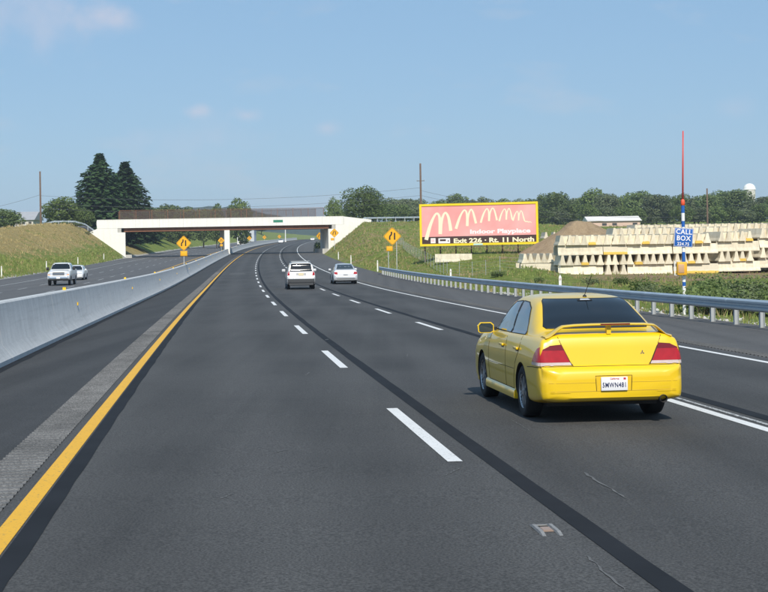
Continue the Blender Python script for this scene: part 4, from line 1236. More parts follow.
def on_barrier(s):
    p = RP(s, -3.0); p.z = plane_z(s, -3.0) + BH; return p
def barrier_sign(label, col, yc, s, diag, pl):
    p = on_barrier(s); c = PT(col, yc, p.y); c.x = p.x
    warn_sign(label, p, c, diag, [(0, c.z - p.z - .1)], pl)
barrier_sign('nearest orange lane-narrowing sign standing on the concrete median barrier', 184, 243.2, at_col(184, -3.0), 1.36, (0, -.95, .66, .5))
barrier_sign('small orange sign on the median barrier just left of the bridge pier', 220.5, 240.5, at_col(221.5, -3.0), 1.15, (.03, -.85, .5, .4))
Y = 268; c = PT(334.3, 233.0, Y); b = Vector((c.x, Y, ground_at(c.x, Y)))
warn_sign('orange diamond sign in front of the right wing wall of the bridge', b, c, 1.62, [(0, c.z - b.z)], (-.35, -1.15, .6, .45))
Y = 318; c = PT(319.5, 236.0, Y); b = Vector((c.x, Y, ground_at(c.x, Y)))
warn_sign('orange sign seen under the right end of the bridge', b, c, 1.65, [(-.4, c.z - b.z), (.4, c.z - b.z)], None, -.5)
barrier_sign('tiny orange sign right of the box truck beyond the bridge', 251, 238.2, 405, 1.25, None)
barrier_sign('tiny orange sign far up the median, left of the distant pair', 268.5, 237.2, 500, 1.4, None)
barrier_sign('tiny orange sign far up the median, rightmost beyond the bridge', 279, 236.6, 600, 1.5, None)
# plain far post and pale building beyond the bridge
p = PT(285.5, 240.5, 600); root = empty('tall_post', (p.x, 600, ground_at(p.x, 600)), (0, 0, 0), 'slim white post far beyond the bridge beside the road', 'post')
MB().lathe([(.35, -.2), (.35, .3), (.22, .5), (.18, 5.4), (.22, 5.45), (.05, 5.6)], 10).build('shaft', M['white'], root)

# flexible white delineators along both verges
dm = MB(); dm.sweep([(-.06, -.02), (.0, .012), (.06, -.02), (0, -.005)], [((0, 0, -.2), (1, 0, 0), (0, 1, 0)), ((0, 0, 1.12), (1, 0, 0), (0, 1, 0)), ((0, .0, 1.2), (.55, 0, 0), (0, 1, 0))])
dm = dm.mesh('post', M['white'])
dr = MB().box((0, -.022, 1.03), (.075, .006, .1)).mesh('reflector', M['lamp_w'])
def delineator(x, d, where, y=262):
    s = at_col(x, d, 5, 660, y); p = RP(s, d); p.z = ground_at(p.x, p.y)
    r = empty('delineator_post', p, (0, 0, heading(s)), where, 'marker post', 'white delineator posts along the verges')
    r["group"] = 'white delineator posts along the verges'
    link_mesh('post', dm, r); link_mesh('reflector', dr, r)
for x, w in ((338.5, 'white delineator post nearest the bridge on the right verge'), (351, 'white delineator post on the grass just beyond the silver saloon'), (377.5, 'white delineator post at the far end of the guardrail'), (450.5, 'white delineator post behind the guardrail below the hoarding'), (559.8, 'white delineator post behind the guardrail below the left end of the stacked barriers')):
    delineator(x, 16.4, w)
for x, w in ((1.5, 'white delineator post on the left verge at the picture edge'), (46.5, 'white delineator post just left of the pickup truck'), (78, 'white delineator post above the white saloon on the left verge'), (104, 'white delineator post near the left wing wall of the bridge')):
    delineator(x, -22.9, w, 268)

# ------------------------------------------------------------------ emergency call box with mast
Y = 50; b = PT(684.3, 300, Y); b.z = ground_at(b.x, Y)
cb = empty('call_box', b, (0, 0, 0), 'blue and white call box pole with a tall red antenna behind the guardrail', 'call box')
def lz(y): return PT(684, y, Y).z - b.z
lv = [(PT(684, 311, Y).z - b.z - .6), lz(286), lz(282), lz(266), lz(252), lz(247), lz(227), lz(221), lz(213), lz(205)]
cols = ['white', 'call_blue', 'white', 'call_blue', 'white', 'white', 'call_blue', 'white', 'call_blue']
for (a, e), cn in zip(zip(lv, lv[1:]), cols): MB().lathe([(.06, a + .001), (.06, e - .001)], 14).build('pole_band', M[cn], cb, smooth=True)
MB().lathe([(.03, lz(206)), (.065, lz(205.4)), (.072, lz(203.5)), (.068, lz(200.5)), (.035, lz(199.2))], 14).build('antenna_coil', M['redbulb'], cb, smooth=True)
top = PT(683.0, 131, Y)
MB().tube([(0, 0, lz(200)), ((top.x - b.x) * .5, 0, (lz(200) + lz(131)) / 2), (top.x - b.x, 0, lz(131))], [.032, .028, .022], 8).build('antenna', M['red'], cb, smooth=True)
R = Matrix.Rotation(-.10, 3, 'Y')
sg = bevelled(MB().box((0, 0, 0), (.64, .012, .64)), .004, 'call_sign', M['call_blue'], cb, 2, (-.01, -.085, lz(237.6)), (0, .075, 0))
for tx, z, sz in (('CALL', .19, .235), ('BOX', -.03, .235), ('224.75', -.225, .15)):
    link_mesh('lettering', text_mesh(tx, sz, M['bb_white'], .001, .004 if sz > .2 else .002, 0, .95, spacing=1.08), sg, (0, -.009, z))
m = MB()
for q in (-1, 1): m.box((q * .305, -.0075, 0), (.008, .002, .61)); m.box((0, -.0075, q * .305), (.602, .002, .008))
m.build('sign_border', M['bb_white'], sg)
bx = bevelled(MB().box((-.10, -.13, lz(268.5)), (.34, .20, .46)), .03, 'call_cabinet', M['yelbox'], cb)
bevelled(MB().box((-.135, -.236, lz(268.5)), (.20, .02, .30)), .008, 'cabinet_door', flat('cabinet_door_tan', (.55, .33, .18), .5), bx)
MB().tube([(-.24, -.14, lz(261)), (-.34, -.14, lz(261)), (-.34, -.14, lz(275)), (-.2, -.14, lz(275.4))], .022, 6).build('white_frame', M['white'], bx)

# ------------------------------------------------------------------ roadside hoarding
TL, TR = PT(419.4, 204.4, 150.6), PT(537.9, 201.5, 149.4)
BLc, BRc = PT(420.8, 246.4, 150.6), PT(538.5, 243.9, 149.4)
W = (TR - TL).length; H = ((TL.z - BLc.z) + (TR.z - BRc.z)) / 2
ang = math.atan2(TR.y - TL.y, TR.x - TL.x); tilt = math.atan2(TR.z - TL.z, TR.x - TL.x)
g0 = ground_at((TL.x + TR.x) / 2, 150.5)
bb = empty('billboard', ((TL.x + TR.x) / 2, 150, g0), (0, 0, ang), 'pink roadside billboard with a row of shrinking cream arches and a yellow frame', 'billboard')
zc = (TL.z + BLc.z + TR.z + BRc.z) / 4 - g0
fz = .22; face = MB().box((0, 0, 0), (W - 2 * fz, .10, H - 2 * fz)).build('panel', M['bb_back'], bb, (0, .0, zc), (0, -tilt, 0))
iw, ih = W - 2 * fz, H - 2 * fz; bh = ih * .19
MB().box((0, -.055, bh / 2), (iw - .004, .01, ih - bh)).build('poster', M['bb_pink'], face)
MB().box((0, -.056, -ih / 2 + bh / 2), (iw - .004, .010, bh - .004)).build('poster_footer', M['bb_brown'], face)
fr = MB()
fr.box((0, -.02, H / 2 - fz / 2), (W, .22, fz)); fr.box((0, -.02, -H / 2 + fz / 2), (W, .22, fz))
for q in (-1, 1): fr.box((q * (W / 2 - fz / 2), -.02, 0), (fz, .216, H - 2 * fz))
fr.build('frame', M['bb_yellow'], face)
# arches: pixel sketch in the 768x354 enlargement of the board -> board coordinates
def bxy(u, v):
    x = (u - 378) / 700 * W; y0 = 55 - 17 * (u - 25) / 700 + 125; return (x, (y0 - 4 - v) / 250 * H)
def stroke(pts, ws, yo=-.066):
    # smooth the polyline
    for _ in range(3):
        q, w2 = [pts[0]], [ws[0]]
        for (a, b), (wa, wb) in zip(zip(pts, pts[1:]), zip(ws, ws[1:])):
            q += [tuple(a[i] * .75 + b[i] * .25 for i in (0, 1)), tuple(a[i] * .25 + b[i] * .75 for i in (0, 1))]; w2 += [wa * .75 + wb * .25, wa * .25 + wb * .75]
        pts, ws = q + [pts[-1]], w2 + [ws[-1]]
    P = [Vector(bxy(*p)) for p in pts]; m = MB(); vs = []
    for i, p in enumerate(P):
        a = P[min(i + 1, len(P) - 1)] - P[max(i - 1, 0)]; a.normalize()
        for q in (-1, 1): vs.append((p.x - a.y * q * ws[i] / 2, yo, p.y + a.x * q * ws[i] / 2))
    m.add(vs, [(2 * i, 2 * i + 1, 2 * i + 3, 2 * i + 2) for i in range(len(P) - 1)])
    o = m.build('arch_mark', M['bb_cream'], face)
    for pl_ in o.data.polygons: pass
    return o
def em(x0, y0, x1, x2, x3, top, mid, yend, w):
    """one pair of arches: rise from (x0,y0) to a crest, down to mid, second crest, down to yend"""
    stroke([(x0, y0), (x0 + (x1 - x0) * .30, y0 - (y0 - top) * .55), (x0 + (x1 - x0) * .62, top + (y0 - top) * .09), (x0 + (x1 - x0) * .82, top - 2), (x0 + (x1 - x0) * .98, top + (mid - top) * .12), (x1 + 2, top + (mid - top) * .45), (x1 + 1, mid)], [w * 1.15, w * .95, w * .62, w * .55, w * .7, w * .95, w * 1.1])
    stroke([(x1 + 1, mid), (x1 + (x2 - x1) * .12, top + (mid - top) * .45), (x1 + (x2 - x1) * .40, top + (mid - top) * .06), (x1 + (x2 - x1) * .62, top - 6), (x1 + (x2 - x1) * .85, top + (yend - top) * .12), (x2, top + (yend - top) * .45), (x3, yend)], [w * 1.1, w * .9, w * .6, w * .55, w * .7, w * .9, w * 1.0], -.0695)
em(65, 262, 148, 205, 212, 103, 228, 208, .34)
em(243, 196, 309, 352, 362, 84, 180, 164, .25)
em(390, 160, 438, 478, 486, 76, 150, 145, .19)
em(499, 150, 540, 570, 576, 78, 142, 142, .15)
em(580, 148, 612, 640, 648, 92, 146, 148, .13)
stroke([(648, 148), (656, 154), (664, 151), (672, 157), (680, 153), (690, 160)], [.12, .11, .10, .09, .08, .05], -.073)
def board_text(tx, u0, u1, v, size, mat, off, dy=-.068):
    me = text_mesh(tx, size, mat, .002, off)
    xs = [q.co.x for q in me.vertices]; w = max(xs) - min(xs); cxx = (max(xs) + min(xs)) / 2
    a, b2 = bxy(u0, v), bxy(u1, v); k = (b2[0] - a[0]) / w
    for q in me.vertices: q.co.x = (q.co.x - cxx) * k
    link_mesh('lettering', me, face, ((a[0] + b2[0]) / 2, dy, (a[1] + b2[1]) / 2))
board_text('Indoor Playplace', 326, 682, 210, .60, M['bb_white'], .022)
board_text('Exit 226 \u00b7 Rt. 11 North', 228, 702, 263, .64, M['bb_cream'], .024)
# little marks on the footer: square card with an arch, wide card with a bar
for u, w_, in ((106, .50), (172, 1.20)):
    x, z = bxy(u, 267); MB().box((x, -.066, z), (w_, .006, .52)).build('footer_card', M['bb_white'], face)
x, z = bxy(104, 266); m = MB()
for q in (-.08, .08): m.box((x + q, -.071, z), (.05, .003, .30))
m.build('card_mark', M['red'], face)
x, z = bxy(164, 265); MB().box((x, -.071, z + .02), (.62, .003, .20)).build('card_mark', M['bb_brown'], face)
x, z = bxy(196, 268); MB().box((x, -.071, z), (.12, .003, .14)).build('card_mark', M['bb_brown'], face)
x, z = bxy(372, 300); MB().box((x, -.15, -H / 2 + .10), (.95, .01, .15)).build('maker_plate', flat('maker_plate', (.55, .80, .72), .5), face)
for k in range(8):
    x = -W / 2 + .5 + k * (W - 1.0) / 7
    MB().box((x, .22, (zc + H / 2 - .3 - .8) / 2), (.14, .18, zc + H / 2 - .3 + .8)).build('support_post', M['wood'], bb)
for z in (-.32, .05, .32): MB().box((0, .10, zc + z * H), (W - .6, .06, .12)).build('crossbeam', M['wood'], bb, (0, 0, 0))
m = MB().box((0, -.45, zc - H / 2 - .12), (W - .4, .55, .05))
m.build('catwalk', M['bb_back'], bb)

# ------------------------------------------------------------------ stacked concrete barriers
JL, JH, JW = 3.66, .81, .61
jp = [(-JW / 2, 0), (JW / 2, 0), (JW / 2, .075), (.19, .30), (.085, JH), (-.085, JH), (-.19, .30), (-JW / 2, .075)]
def jersey_mesh(mat, name):
    m = MB(); m.sweep(jp, [((0, y, 0), (1, 0, 0), (0, 0, 1)) for y in (-JL / 2, JL / 2)])
    me = m.mesh(name, mat); return me
jm = {False: jersey_mesh(M['jersey'], 'concrete_block'), True: jersey_mesh(M['jersey_y'], 'concrete_block')}
def jersey(x, y, z, rz, label, group, striped=False, flip=False):
    o = bpy.data.objects.new('jersey_barrier', jm[striped]); COL.objects.link(o)
    o.location = (x, y, z + (JH if flip else 0)); o.rotation_euler = ((math.pi if flip else 0) + rnd.uniform(-.006, .006), rnd.uniform(-.012, .012), rz + rnd.uniform(-.035, .035) * (0 if abs(rz - math.pi / 2) < .5 else 1))
    setp(o, label, 'barrier', group)
    # lifting slot and connection loops at the ends are below a pixel; a drain notch strip shows as a dark foot
    return o
short_me = MB().sweep(jp, [((0, y, 0), (1, 0, 0), (0, 0, 1)) for y in (-.97, .97)]).mesh('concrete_block', M['jersey_y'])
def stack(ox, oy, oz, rz, nlong, rows, tag, gap=.012, bundle=False):
    """rows: S lengthwise, E end-on, F end-on with upturned ones wedged between"""
    c, s = math.cos(rz), math.sin(rz); grp = 'concrete barriers stacked ' + tag
    bw = 1.98 if bundle else 0.0
    Lx = nlong * (JL + .03) + bw; z = oz
    def put(lx, ly, zz, rr, lab, st=False, fl=False): return jersey(ox + lx * c - ly * s, oy + lx * s + ly * c, zz, rz + rr, lab, grp, st, fl)
    for ri, rw in enumerate(rows):
        rn = ('bottom layer', 'second layer up', 'third layer up', 'top layer')[ri]
        if rw == 'S':
            for k in range(nlong):
                for dep in (0, 1):
                    lx, ly = (k + .5) * (JL + .03) + rnd.uniform(-.03, .03) + (bw if k else 0), .34 + dep * (JL - .75) + rnd.uniform(-.06, .06)
                    put(lx, ly, z, math.pi / 2, '%s lengthwise barrier from left, %s %s, stack %s' % (ordinal(k), rn, 'front' if dep == 0 else 'rear', tag), (ri * 7 + k * 3) % 5 == 1)
            if bundle and ri == 0:
                for k in range(3): put(JL + .36 + k * .635, JL / 2 - .45, z, 0, '%s end-on barrier of three between the long ones, %s, stack %s' % (ordinal(k), rn, tag))
            elif bundle:
                o = put(JL + .03 + bw / 2, .30, z, math.pi / 2, 'short yellow-footed barrier, %s front, stack %s' % (rn, tag)); o.data = short_me
        else:
            n = int(Lx / (JW + gap))
            for k in range(n):
                lx, ly = .32 + k * (JW + gap) + rnd.uniform(-.025, .025), JL / 2 + rnd.uniform(-.10, .06)
                put(lx, ly, z, 0, '%s end-on barrier from left, %s, stack %s' % (ordinal(k), rn, tag), (k * 5 + ri) % 7 == 2)
                if rw == 'F' and k < n - 1:
                    put(lx + (JW + gap) / 2, ly + .30, z - .07, 0, 'upturned barrier after the %s end, %s, stack %s' % (ordinal(k), rn, tag), False, True)
        z += JH + .012
    return z
a = PT(558.5, 275, 118.5)
zg = PT(600, 275, 118.5).z
Lf = 3 * (JL + .03) + 1.98
stack(a.x, 118.5, zg, .0, 3, 'SESF', 'nearest the dirt mound', bundle=True)
stack(a.x + Lf + .15, 119.3, zg + .12, .16, 1, 'SESF', 'just right of the call box')
stack(a.x + Lf + 3.95, 120.6, zg + .35, .30, 2, 'SESF', 'at the right picture edge')
stack(PT(612, 260, 126).x, 126.2, PT(640, 227.5, 126.2).z - 2 * (JH + .012), .02, 3, 'SF', 'in the middle line')
stack(PT(634, 260, 134).x, 134.5, PT(640, 224.5, 134.5).z - 4 * (JH + .012), .03, 4, 'SSSF', 'in the rear line')
# loose barriers left of the mound and below the hoarding
zb = PT(540, 273.5, 121).z
for k in range(1):
    p = PT(542.5, 273.5, 122); jersey(p.x, 122, zb, math.pi / 2, 'cream barrier with a yellow foot lying left of the main stack', 'concrete barriers beside the mound', True)
for k in range(6):
    p = PT(525 + k * 6.6, 263, 124.5); jersey(p.x, 124.5 + JL / 2, zb + JH + .01, 0, 'cream barrier end-on in the low pile left of the main stack, %s from left' % ordinal(k), 'concrete barriers beside the mound')
    if k % 3 == 0: jersey(p.x + 1.2, 126.3, zb, math.pi / 2, 'cream barrier under the low pile left of the main stack, %s' % ('left one' if k == 0 else 'right one'), 'concrete barriers beside the mound')
p = PT(453.5, 262.3, 144); jersey(p.x, 144, PT(453.5, 262.0, 144).z, math.pi / 2 + .02, 'white concrete barrier lying alone on the grass under the billboard', 'barriers below the billboard')
for k in range(3):
    p = PT(542 + k * 9, 238, 190); jersey(p.x + .3, 190, PT(542, 238.5, 190).z + (k % 2) * .0, .0, 'pale barrier end beside the right edge of the billboard, %s from left' % ordinal(k), 'barriers right of the billboard')

# ------------------------------------------------------------------ dirt mound
Y = 148; pk = PT(577, 217.6, Y); gx = ground_at(pk.x, Y) - .6
vs, fs = [], []; nr, na = 22, 56; r2 = random.Random(3)
for i in range(nr + 1):
    for k in range(na):
        a = 2 * math.pi * k / na; u = i / nr
        rr = u * 8.2 * (1 + .10 * math.sin(2 * a + 1) + .06 * math.sin(5 * a))
        z = (pk.z - gx) * (1 - u) ** 1.12 * (1 + .05 * math.sin(3 * a + 7 * u)) + r2.uniform(-.06, .06) * (0 < u < 1)
        if u < .12: z = (pk.z - gx) * (.93 - .3 * u + (1 - u / .12) * .0)
        vs.append((rr * math.cos(a) * (1.10 if math.cos(a) > 0 else .82), rr * math.sin(a), z))
for i in range(nr):
    for k in range(na):
        a, b = i * na + k, i * na + (k + 1) % na; fs.append((a, b, b + na, a + na))
mo = MB().add(vs, fs).build('dirt_mound', M['soil'], None, (pk.x, Y, gx), smooth=True)
setp(mo, 'brown heap of earth between the billboard and the stacked barriers', 'mound')

# ------------------------------------------------------------------ wire fence on the verge
def wire_fence(pp, label):
    pp = [Vector((p.x, p.y, ground_at(p.x, p.y))) for p in pp]; o = pp[0]
    root = empty('wire_fence', o, (0, 0, 0), label, 'fence'); P = []
    for a, b in zip(pp, pp[1:]):
        n = max(1, int((b - a).length / 3))
        P += [a.lerp(b, i / n) for i in range(n)]
    P.append(pp[-1])
    for p in P:
        p.z = ground_at(p.x, p.y); q = p - o
        MB().tube([q + Vector((0, 0, -.3)), q + Vector((0, 0, 1.25))], .022, 6).build('fence_post', M['galv_post'], root)
    for h in (.15, .4, .65, .9, 1.18):
        MB().tube([p - o + Vector((0, 0, h)) for p in P], .005, 4).build('fence_wire', M['galv_post'], root)
wire_fence([PT(398, 240, 215), PT(425, 255, 150), PT(447, 260, 128), PT(500, 268, 116), PT(560, 275, 112)], 'thin wire fence running down the grass below the billboard')

# ------------------------------------------------------------------ poles and wires
def pole(label, x, ytop, Y, r=.16, arm=None, arms=()):
    t_ = PT(x, ytop, Y); g = ground_at(t_.x, Y); root = empty('utility_pole', (t_.x, Y, g), (0, 0, 0), label, 'utility pole')
    h = t_.z - g
    MB().lathe([(r, -1), (r * .75, h), (.01, h + .02)], 12).build('shaft', M['wood'], root, smooth=True)
    for z, w in arms: MB().box((0, -.12, h - z), (w, .10, .12)).build('crossarm', M['wood'], root)
    for z, w in arms:
        for q in (-.45, .45): MB().lathe([(.03, 0), (.06, .05), (.05, .15), (.02, .2)], 8, 'z', (q * w, -.12, h - z + .06)).build('insulator', M['galv_post'], root)
    return Vector((t_.x, Y, g + h))
A = pole('brown wooden utility pole behind the left hill, left of the tall conifers', 40, 171.5, 300, .22, arms=())
B = pole('tall brown utility pole rising behind the left end of the billboard', 420.3, 163.5, 300, .24, arms=((3.6, 1.6),))
Cc = pole('dark utility pole in front of the tree row, right of the call box antenna', 707, 188.5, 300, .2)
far = PT(-60, 205, 300); far2 = PT(820, 200, 300)
def wires(label, a, b, dzs, sag):
    root = empty('overhead_wire', a, (0, 0, 0), label, 'wire')
    for dz in dzs:
        P = []
        for i in range(25):
            u = i / 24; p = a.lerp(b, u) + Vector((0, 0, dz - sag * 4 * u * (1 - u))); P.append(p - a)
        MB().tube(P, .024, 4).build('cable', M['wire'], root)
wires('overhead wires crossing the sky from the left pole to the pole behind the billboard', A, B, (-5.0, -6.6, -7.6), 1.6)
wires('overhead wire leaving the left pole towards the picture edge', A, far + Vector((0, 0, 2.5)), (-4.8,), .6)
wires('overhead wires from the pole behind the billboard to the pole by the tree row', B, Cc, (-5.6, -6.6), 2.2)

# ------------------------------------------------------------------ far buildings and silo
def shed(label, x0, x1, ytop, ybot, Y, depth, wall, roof, name='farm_building', nwin=6, rise=.12):
    a, b = PT(x0, ytop, Y), PT(x1, ytop, Y); zt = a.z; zb_ = PT((x0 + x1) / 2, ybot, Y).z - .6
    w = b.x - a.x; hh = zt - zb_; root = empty(name, ((a.x + b.x) / 2, Y, zb_), (0, 0, 0), label, 'building')
    eave = hh * (1 - rise) - .1
    MB().box((0, depth / 2, eave / 2), (w, depth, eave)).build('wall', wall, root)
    MB().add([(-w / 2 - .4, -.4, eave + .002), (w / 2 + .4, -.4, eave + .002), (w / 2 + .4, depth + .4, eave + .002), (-w / 2 - .4, depth + .4, eave + .002), (-w / 2 - .4, depth / 2, hh), (w / 2 + .4, depth / 2, hh)],
             [(0, 1, 5, 4), (2, 3, 4, 5), (0, 4, 3), (1, 2, 5), (0, 3, 2, 1)]).build('roof', roof, root)
    for k in range(nwin):
        MB().box((-w / 2 + (k + .5) * w / nwin, -.02, eave * .55), (w / nwin * .45, .05, eave * .34)).build('window', M['darkgrey'] if k % 3 else wall, root)
    return root
shed('long low pinkish building with a pale roof behind the stacked barriers', 589, 640, 216.3, 225.5, 330, 9, flat('pink_wall', (.62, .44, .36), .8, 0, .1, .5), flat('pale_roof', (.72, .68, .64), .6, 0, .1, .4), nwin=5, rise=.38)
shed('house with a grey roof behind the round hedge on the left', 14, 33, 211.5, 224, 345, 9, flat('house_wall', (.55, .52, .48), .8), flat('grey_roof', (.33, .34, .36), .7, 0, .15, 1), 'house', 3, .55)
shed('pale grey building far beyond the bridge beside the road', 235, 254, 228.6, 242, 700, 12, flat('far_wall', (.50, .53, .57), .8), flat('far_roof', (.5, .53, .57), .7), 'far_building', 2, .05)
Y = 520; t_ = PT(749.3, 183.0, Y); g = PT(749.3, 222, Y).z
sl_ = empty('silo', (t_.x, Y, g - 1), (0, 0, 0), 'tall concrete farm silo with a white dome above the trees at right', 'silo')
rr = 12.4 / 2 / FPX * Y; hd = PT(749, 189.5, Y).z - g + 1
MB().lathe([(rr * .94, 0), (rr * .94, hd)], 28).build('tower', flat('silo_concrete', (.62, .60, .55), .8, 0, .12, .6), sl_, smooth=True)
MB().lathe([(rr * 1.02, hd - .1), (rr * 1.02, hd)] + [(rr * math.cos(a), hd + rr * .98 * math.sin(a)) for a in [i * math.pi / 18 for i in range(0, 10)]], 28).build('dome', M['white'], sl_, smooth=True)
for k in range(8):
    z = 1.5 + k * hd / 8.5
    MB().lathe([(rr * .945, z), (rr * .955, z + .05), (rr * .945, z + .1)], 28).build('hoop', M['galv_post'], sl_, smooth=True)
# ------------------------------------------------------------------ vegetation
def leaf_quads(points, name, mat):
    """points: (centre, normal, size)"""
    vs, fs = [], []
    r = random.Random(len(points))
    for c, n, sz in points:
        n = n.normalized(); a = n.cross(Vector((r.uniform(-1, 1), r.uniform(-1, 1), r.uniform(-1, 1))))
        if a.length < 1e-4: continue
        a.normalize(); b = n.cross(a); k = len(vs); e = sz * r.uniform(.55, .9)
        vs += [c - a * sz, c + b * e * .8 + a * sz * .1, c + a * sz, c - b * e]
        fs.append((k, k + 1, k + 2, k + 3))
    me = bpy.data.meshes.new(name); me.from_pydata([tuple(v) for v in vs], [], fs); me.materials.append(mat)
    return me
def rdir(r):
    while True:
        v = Vector((r.uniform(-1, 1), r.uniform(-1, 1), r.uniform(-1, 1)))
        if .05 < v.length < 1: return v.normalized()
def broadleaf(seed, mat, n=4200, low=.10, lobes=16, spread=.36, size=(.016, .034)):
    """uneven crown: lobes spread over an egg, thick with leaves outside, thinner inside"""
    r = random.Random(seed); L = []
    zc, hz_ = (1 + low) / 2, (1 - low) / 2
    for i in range(lobes):
        u = (i + .5) / lobes; ph = math.acos(1 - 2 * u); a = i * 2.4 + r.uniform(-.4, .4)
        k = r.uniform(.58, .76); q = r.uniform(.13, .20)
        L.append((Vector((math.sin(ph) * math.cos(a) * spread * k, math.sin(ph) * math.sin(a) * spread * k, zc + math.cos(ph) * hz_ * k)), Vector((1, 1, .85)) * q))
    L.append((Vector((0, 0, zc)), Vector((spread * .72, spread * .72, hz_ * .72))))
    pts = []; tot = sum(q.x * q.x for _, q in L)
    for c, q in L:
        for _ in range(int(n * q.x * q.x / tot)):
            d = rdir(r); k = r.uniform(.72, 1.02) * r.choice((1, 1, 1.1, .9))
            p = c + Vector((d.x * q.x, d.y * q.y, d.z * q.z)) * k
            pts.append((p, d + rdir(r) * .8 + Vector((0, 0, .2)), r.uniform(*size)))
    crown = leaf_quads(pts, 'crown', mat)
    tr = MB(); tr.tube([(0, 0, -.03), (.004, 0, .2), (-.005, .004, .45), (0, 0, .8)], [.022, .017, .012, .003], 8)
    for c, q in L[:10]: tr.tube([(0, 0, max(.12, c.z - .25)), tuple(c * .55 + Vector((0, 0, c.z * .37))), tuple(c)], [.009, .006, .002], 5)
    return crown, tr.mesh('trunk', M['bark'], True)
def conifer(seed, mat):
    r = random.Random(seed); pts = []
    z = .03; tr = MB(); tr.tube([(0, 0, -.03), (0, 0, .5), (0, 0, .99)], [.018, .011, .002], 8)
    while z < .985:
        R = (.28 * (1 - z) ** .64 + .002) * (1 - .5 * sstep(.74, 1.0, z)) * min(1, .78 + z * 1.6); nb = int(10 + 12 * (1 - z))
        for k in range(nb):
            a = 2 * math.pi * (k + r.random() * .8) / nb; Rk = R * r.uniform(.80, 1.10)
            d = Vector((math.cos(a), math.sin(a), 0)); m = max(5, int(Rk / .0105)); sd = d.cross(Vector((0, 0, 1)))
            for i in range(m):
                u = (i + .6) / m
                if u < .30 and r.random() < .6: continue
                p = d * Rk * u + Vector((0, 0, z + .02 - .06 * Rk / .27 * u ** 1.5 + r.uniform(-.010, .010)))
                p += sd * r.uniform(-1, 1) * .030 * (1.2 - u)
                pts.append((p, Vector((r.uniform(-.8, .8), r.uniform(-.8, .8), .8)) + d * .6, r.uniform(.013, .026)))
            if k % 3 == 0: tr.tube([(0, 0, z + .02), tuple(d * Rk * .8 + Vector((0, 0, z - .03)))], [.004, .001], 4)
        z += .019 + .010 * (1 - z)
    return leaf_quads(pts, 'crown', mat), tr.mesh('trunk', M['bark'], True)
def bush(seed, mat, n=700, size=(.03, .07)):
    r = random.Random(seed); pts = []
    L = [(Vector((r.uniform(-.35, .35), r.uniform(-.35, .35), r.uniform(.2, .6))), r.uniform(.25, .42)) for _ in range(6)]
    for c, q in L:
        for _ in range(n // 6):
            d = rdir(r); p = c + d * q * r.uniform(.6, 1.05)
            if p.z < 0: p.z = -p.z * .3
            pts.append((p, d + rdir(r), r.uniform(*size)))
    for _ in range(n // 10):
        a = r.uniform(0, 6.28); p = Vector((math.cos(a) * r.uniform(0, .5), math.sin(a) * r.uniform(0, .5), r.uniform(.6, 1.1))); pts.append((p, rdir(r), r.uniform(*size) * .7))
    st = MB()
    for c, q in L: st.tube([(0, 0, -.05), tuple(c * .6), tuple(c)], [.03, .02, .006], 4)
    return leaf_quads(pts, 'foliage', mat), st.mesh('stem', M['bark'])

V = {'dark': [broadleaf(11, M['leaf']), broadleaf(12, M['leaf'], spread=.40, low=.08), broadleaf(13, M['leaf'], spread=.32)],
     'olive': [broadleaf(21, M['leaf_o'], spread=.38, low=.06), broadleaf(22, M['leaf_o'])],
     'light': [broadleaf(31, M['leaf_l'], spread=.38, low=.06), broadleaf(32, M['leaf_l'], low=.08)],
     'fine': [broadleaf(41, M['leaf'], 9000, spread=.42, low=.05, lobes=26, size=(.010, .022))],
     'conifer': [conifer(51, M['needle']), conifer(52, M['needle'])]}
BUSH = [bush(61, M['leaf']), bush(62, M['leaf_l']), bush(63, M['leaf_l']), bush(64, M['leaf_o'])]
def tree(label, x, ytop, Y, wpx, kind, k, group=None, name=None, ybase=None):
    t_ = PT(x, ytop, Y); g = ground_at(t_.x, Y)
    h = t_.z - g; wm = wpx / FPX * Y
    cr, tk = V[kind][k % len(V[kind])]
    name = name or ('conifer_tree' if kind == 'conifer' else 'broadleaf_tree')
    root = empty(name, (t_.x, Y, g), (0, 0, rnd.uniform(0, 6.28)), label, 'tree', group)
    nat = .52 if kind == 'conifer' else .82
    root.scale = (wm / nat, wm / nat, h)
    link_mesh('crown', cr, root); link_mesh('trunk', tk, root)
    return root
tree('taller dark conifer left of the bridge, the left one of the pair', 99.5, 154.5, 325, 78, 'conifer', 0)
tree('shorter dark conifer beside the bridge end, the right one of the pair', 125, 163.0, 332, 78, 'conifer', 1)
tree('green broadleaf tree between the utility pole and the conifers', 60, 196, 315, 42, 'dark', 1)
tree('low green tree at the foot of the taller conifer', 84, 207, 312, 26, 'dark', 2)
tree('round clipped green tree at the left edge of the picture', 4, 206.5, 318, 38, 'light', 0)
tree('round bushy green tree right of the bridge', 363, 184, 332, 48, 'fine', 0)
tree('small dark tree behind the right end of the bridge fence', 334, 197, 400, 20, 'dark', 0)
tree('dark tree above the middle of the bridge, the taller one', 240, 197, 420, 30, 'dark', 1)
tree('dark tree above the middle of the bridge, the smaller one', 216, 203, 420, 22, 'dark', 2)
for i, (x, y, w) in enumerate(((150, 204, 30), (168, 202, 34), (187, 203, 32), (203, 206, 28))):
    tree('pale green tree behind the bridge fence, %s from left' % ordinal(i), x, y, 430 + 10 * (i % 2), w, 'light', i, 'pale trees behind the bridge')
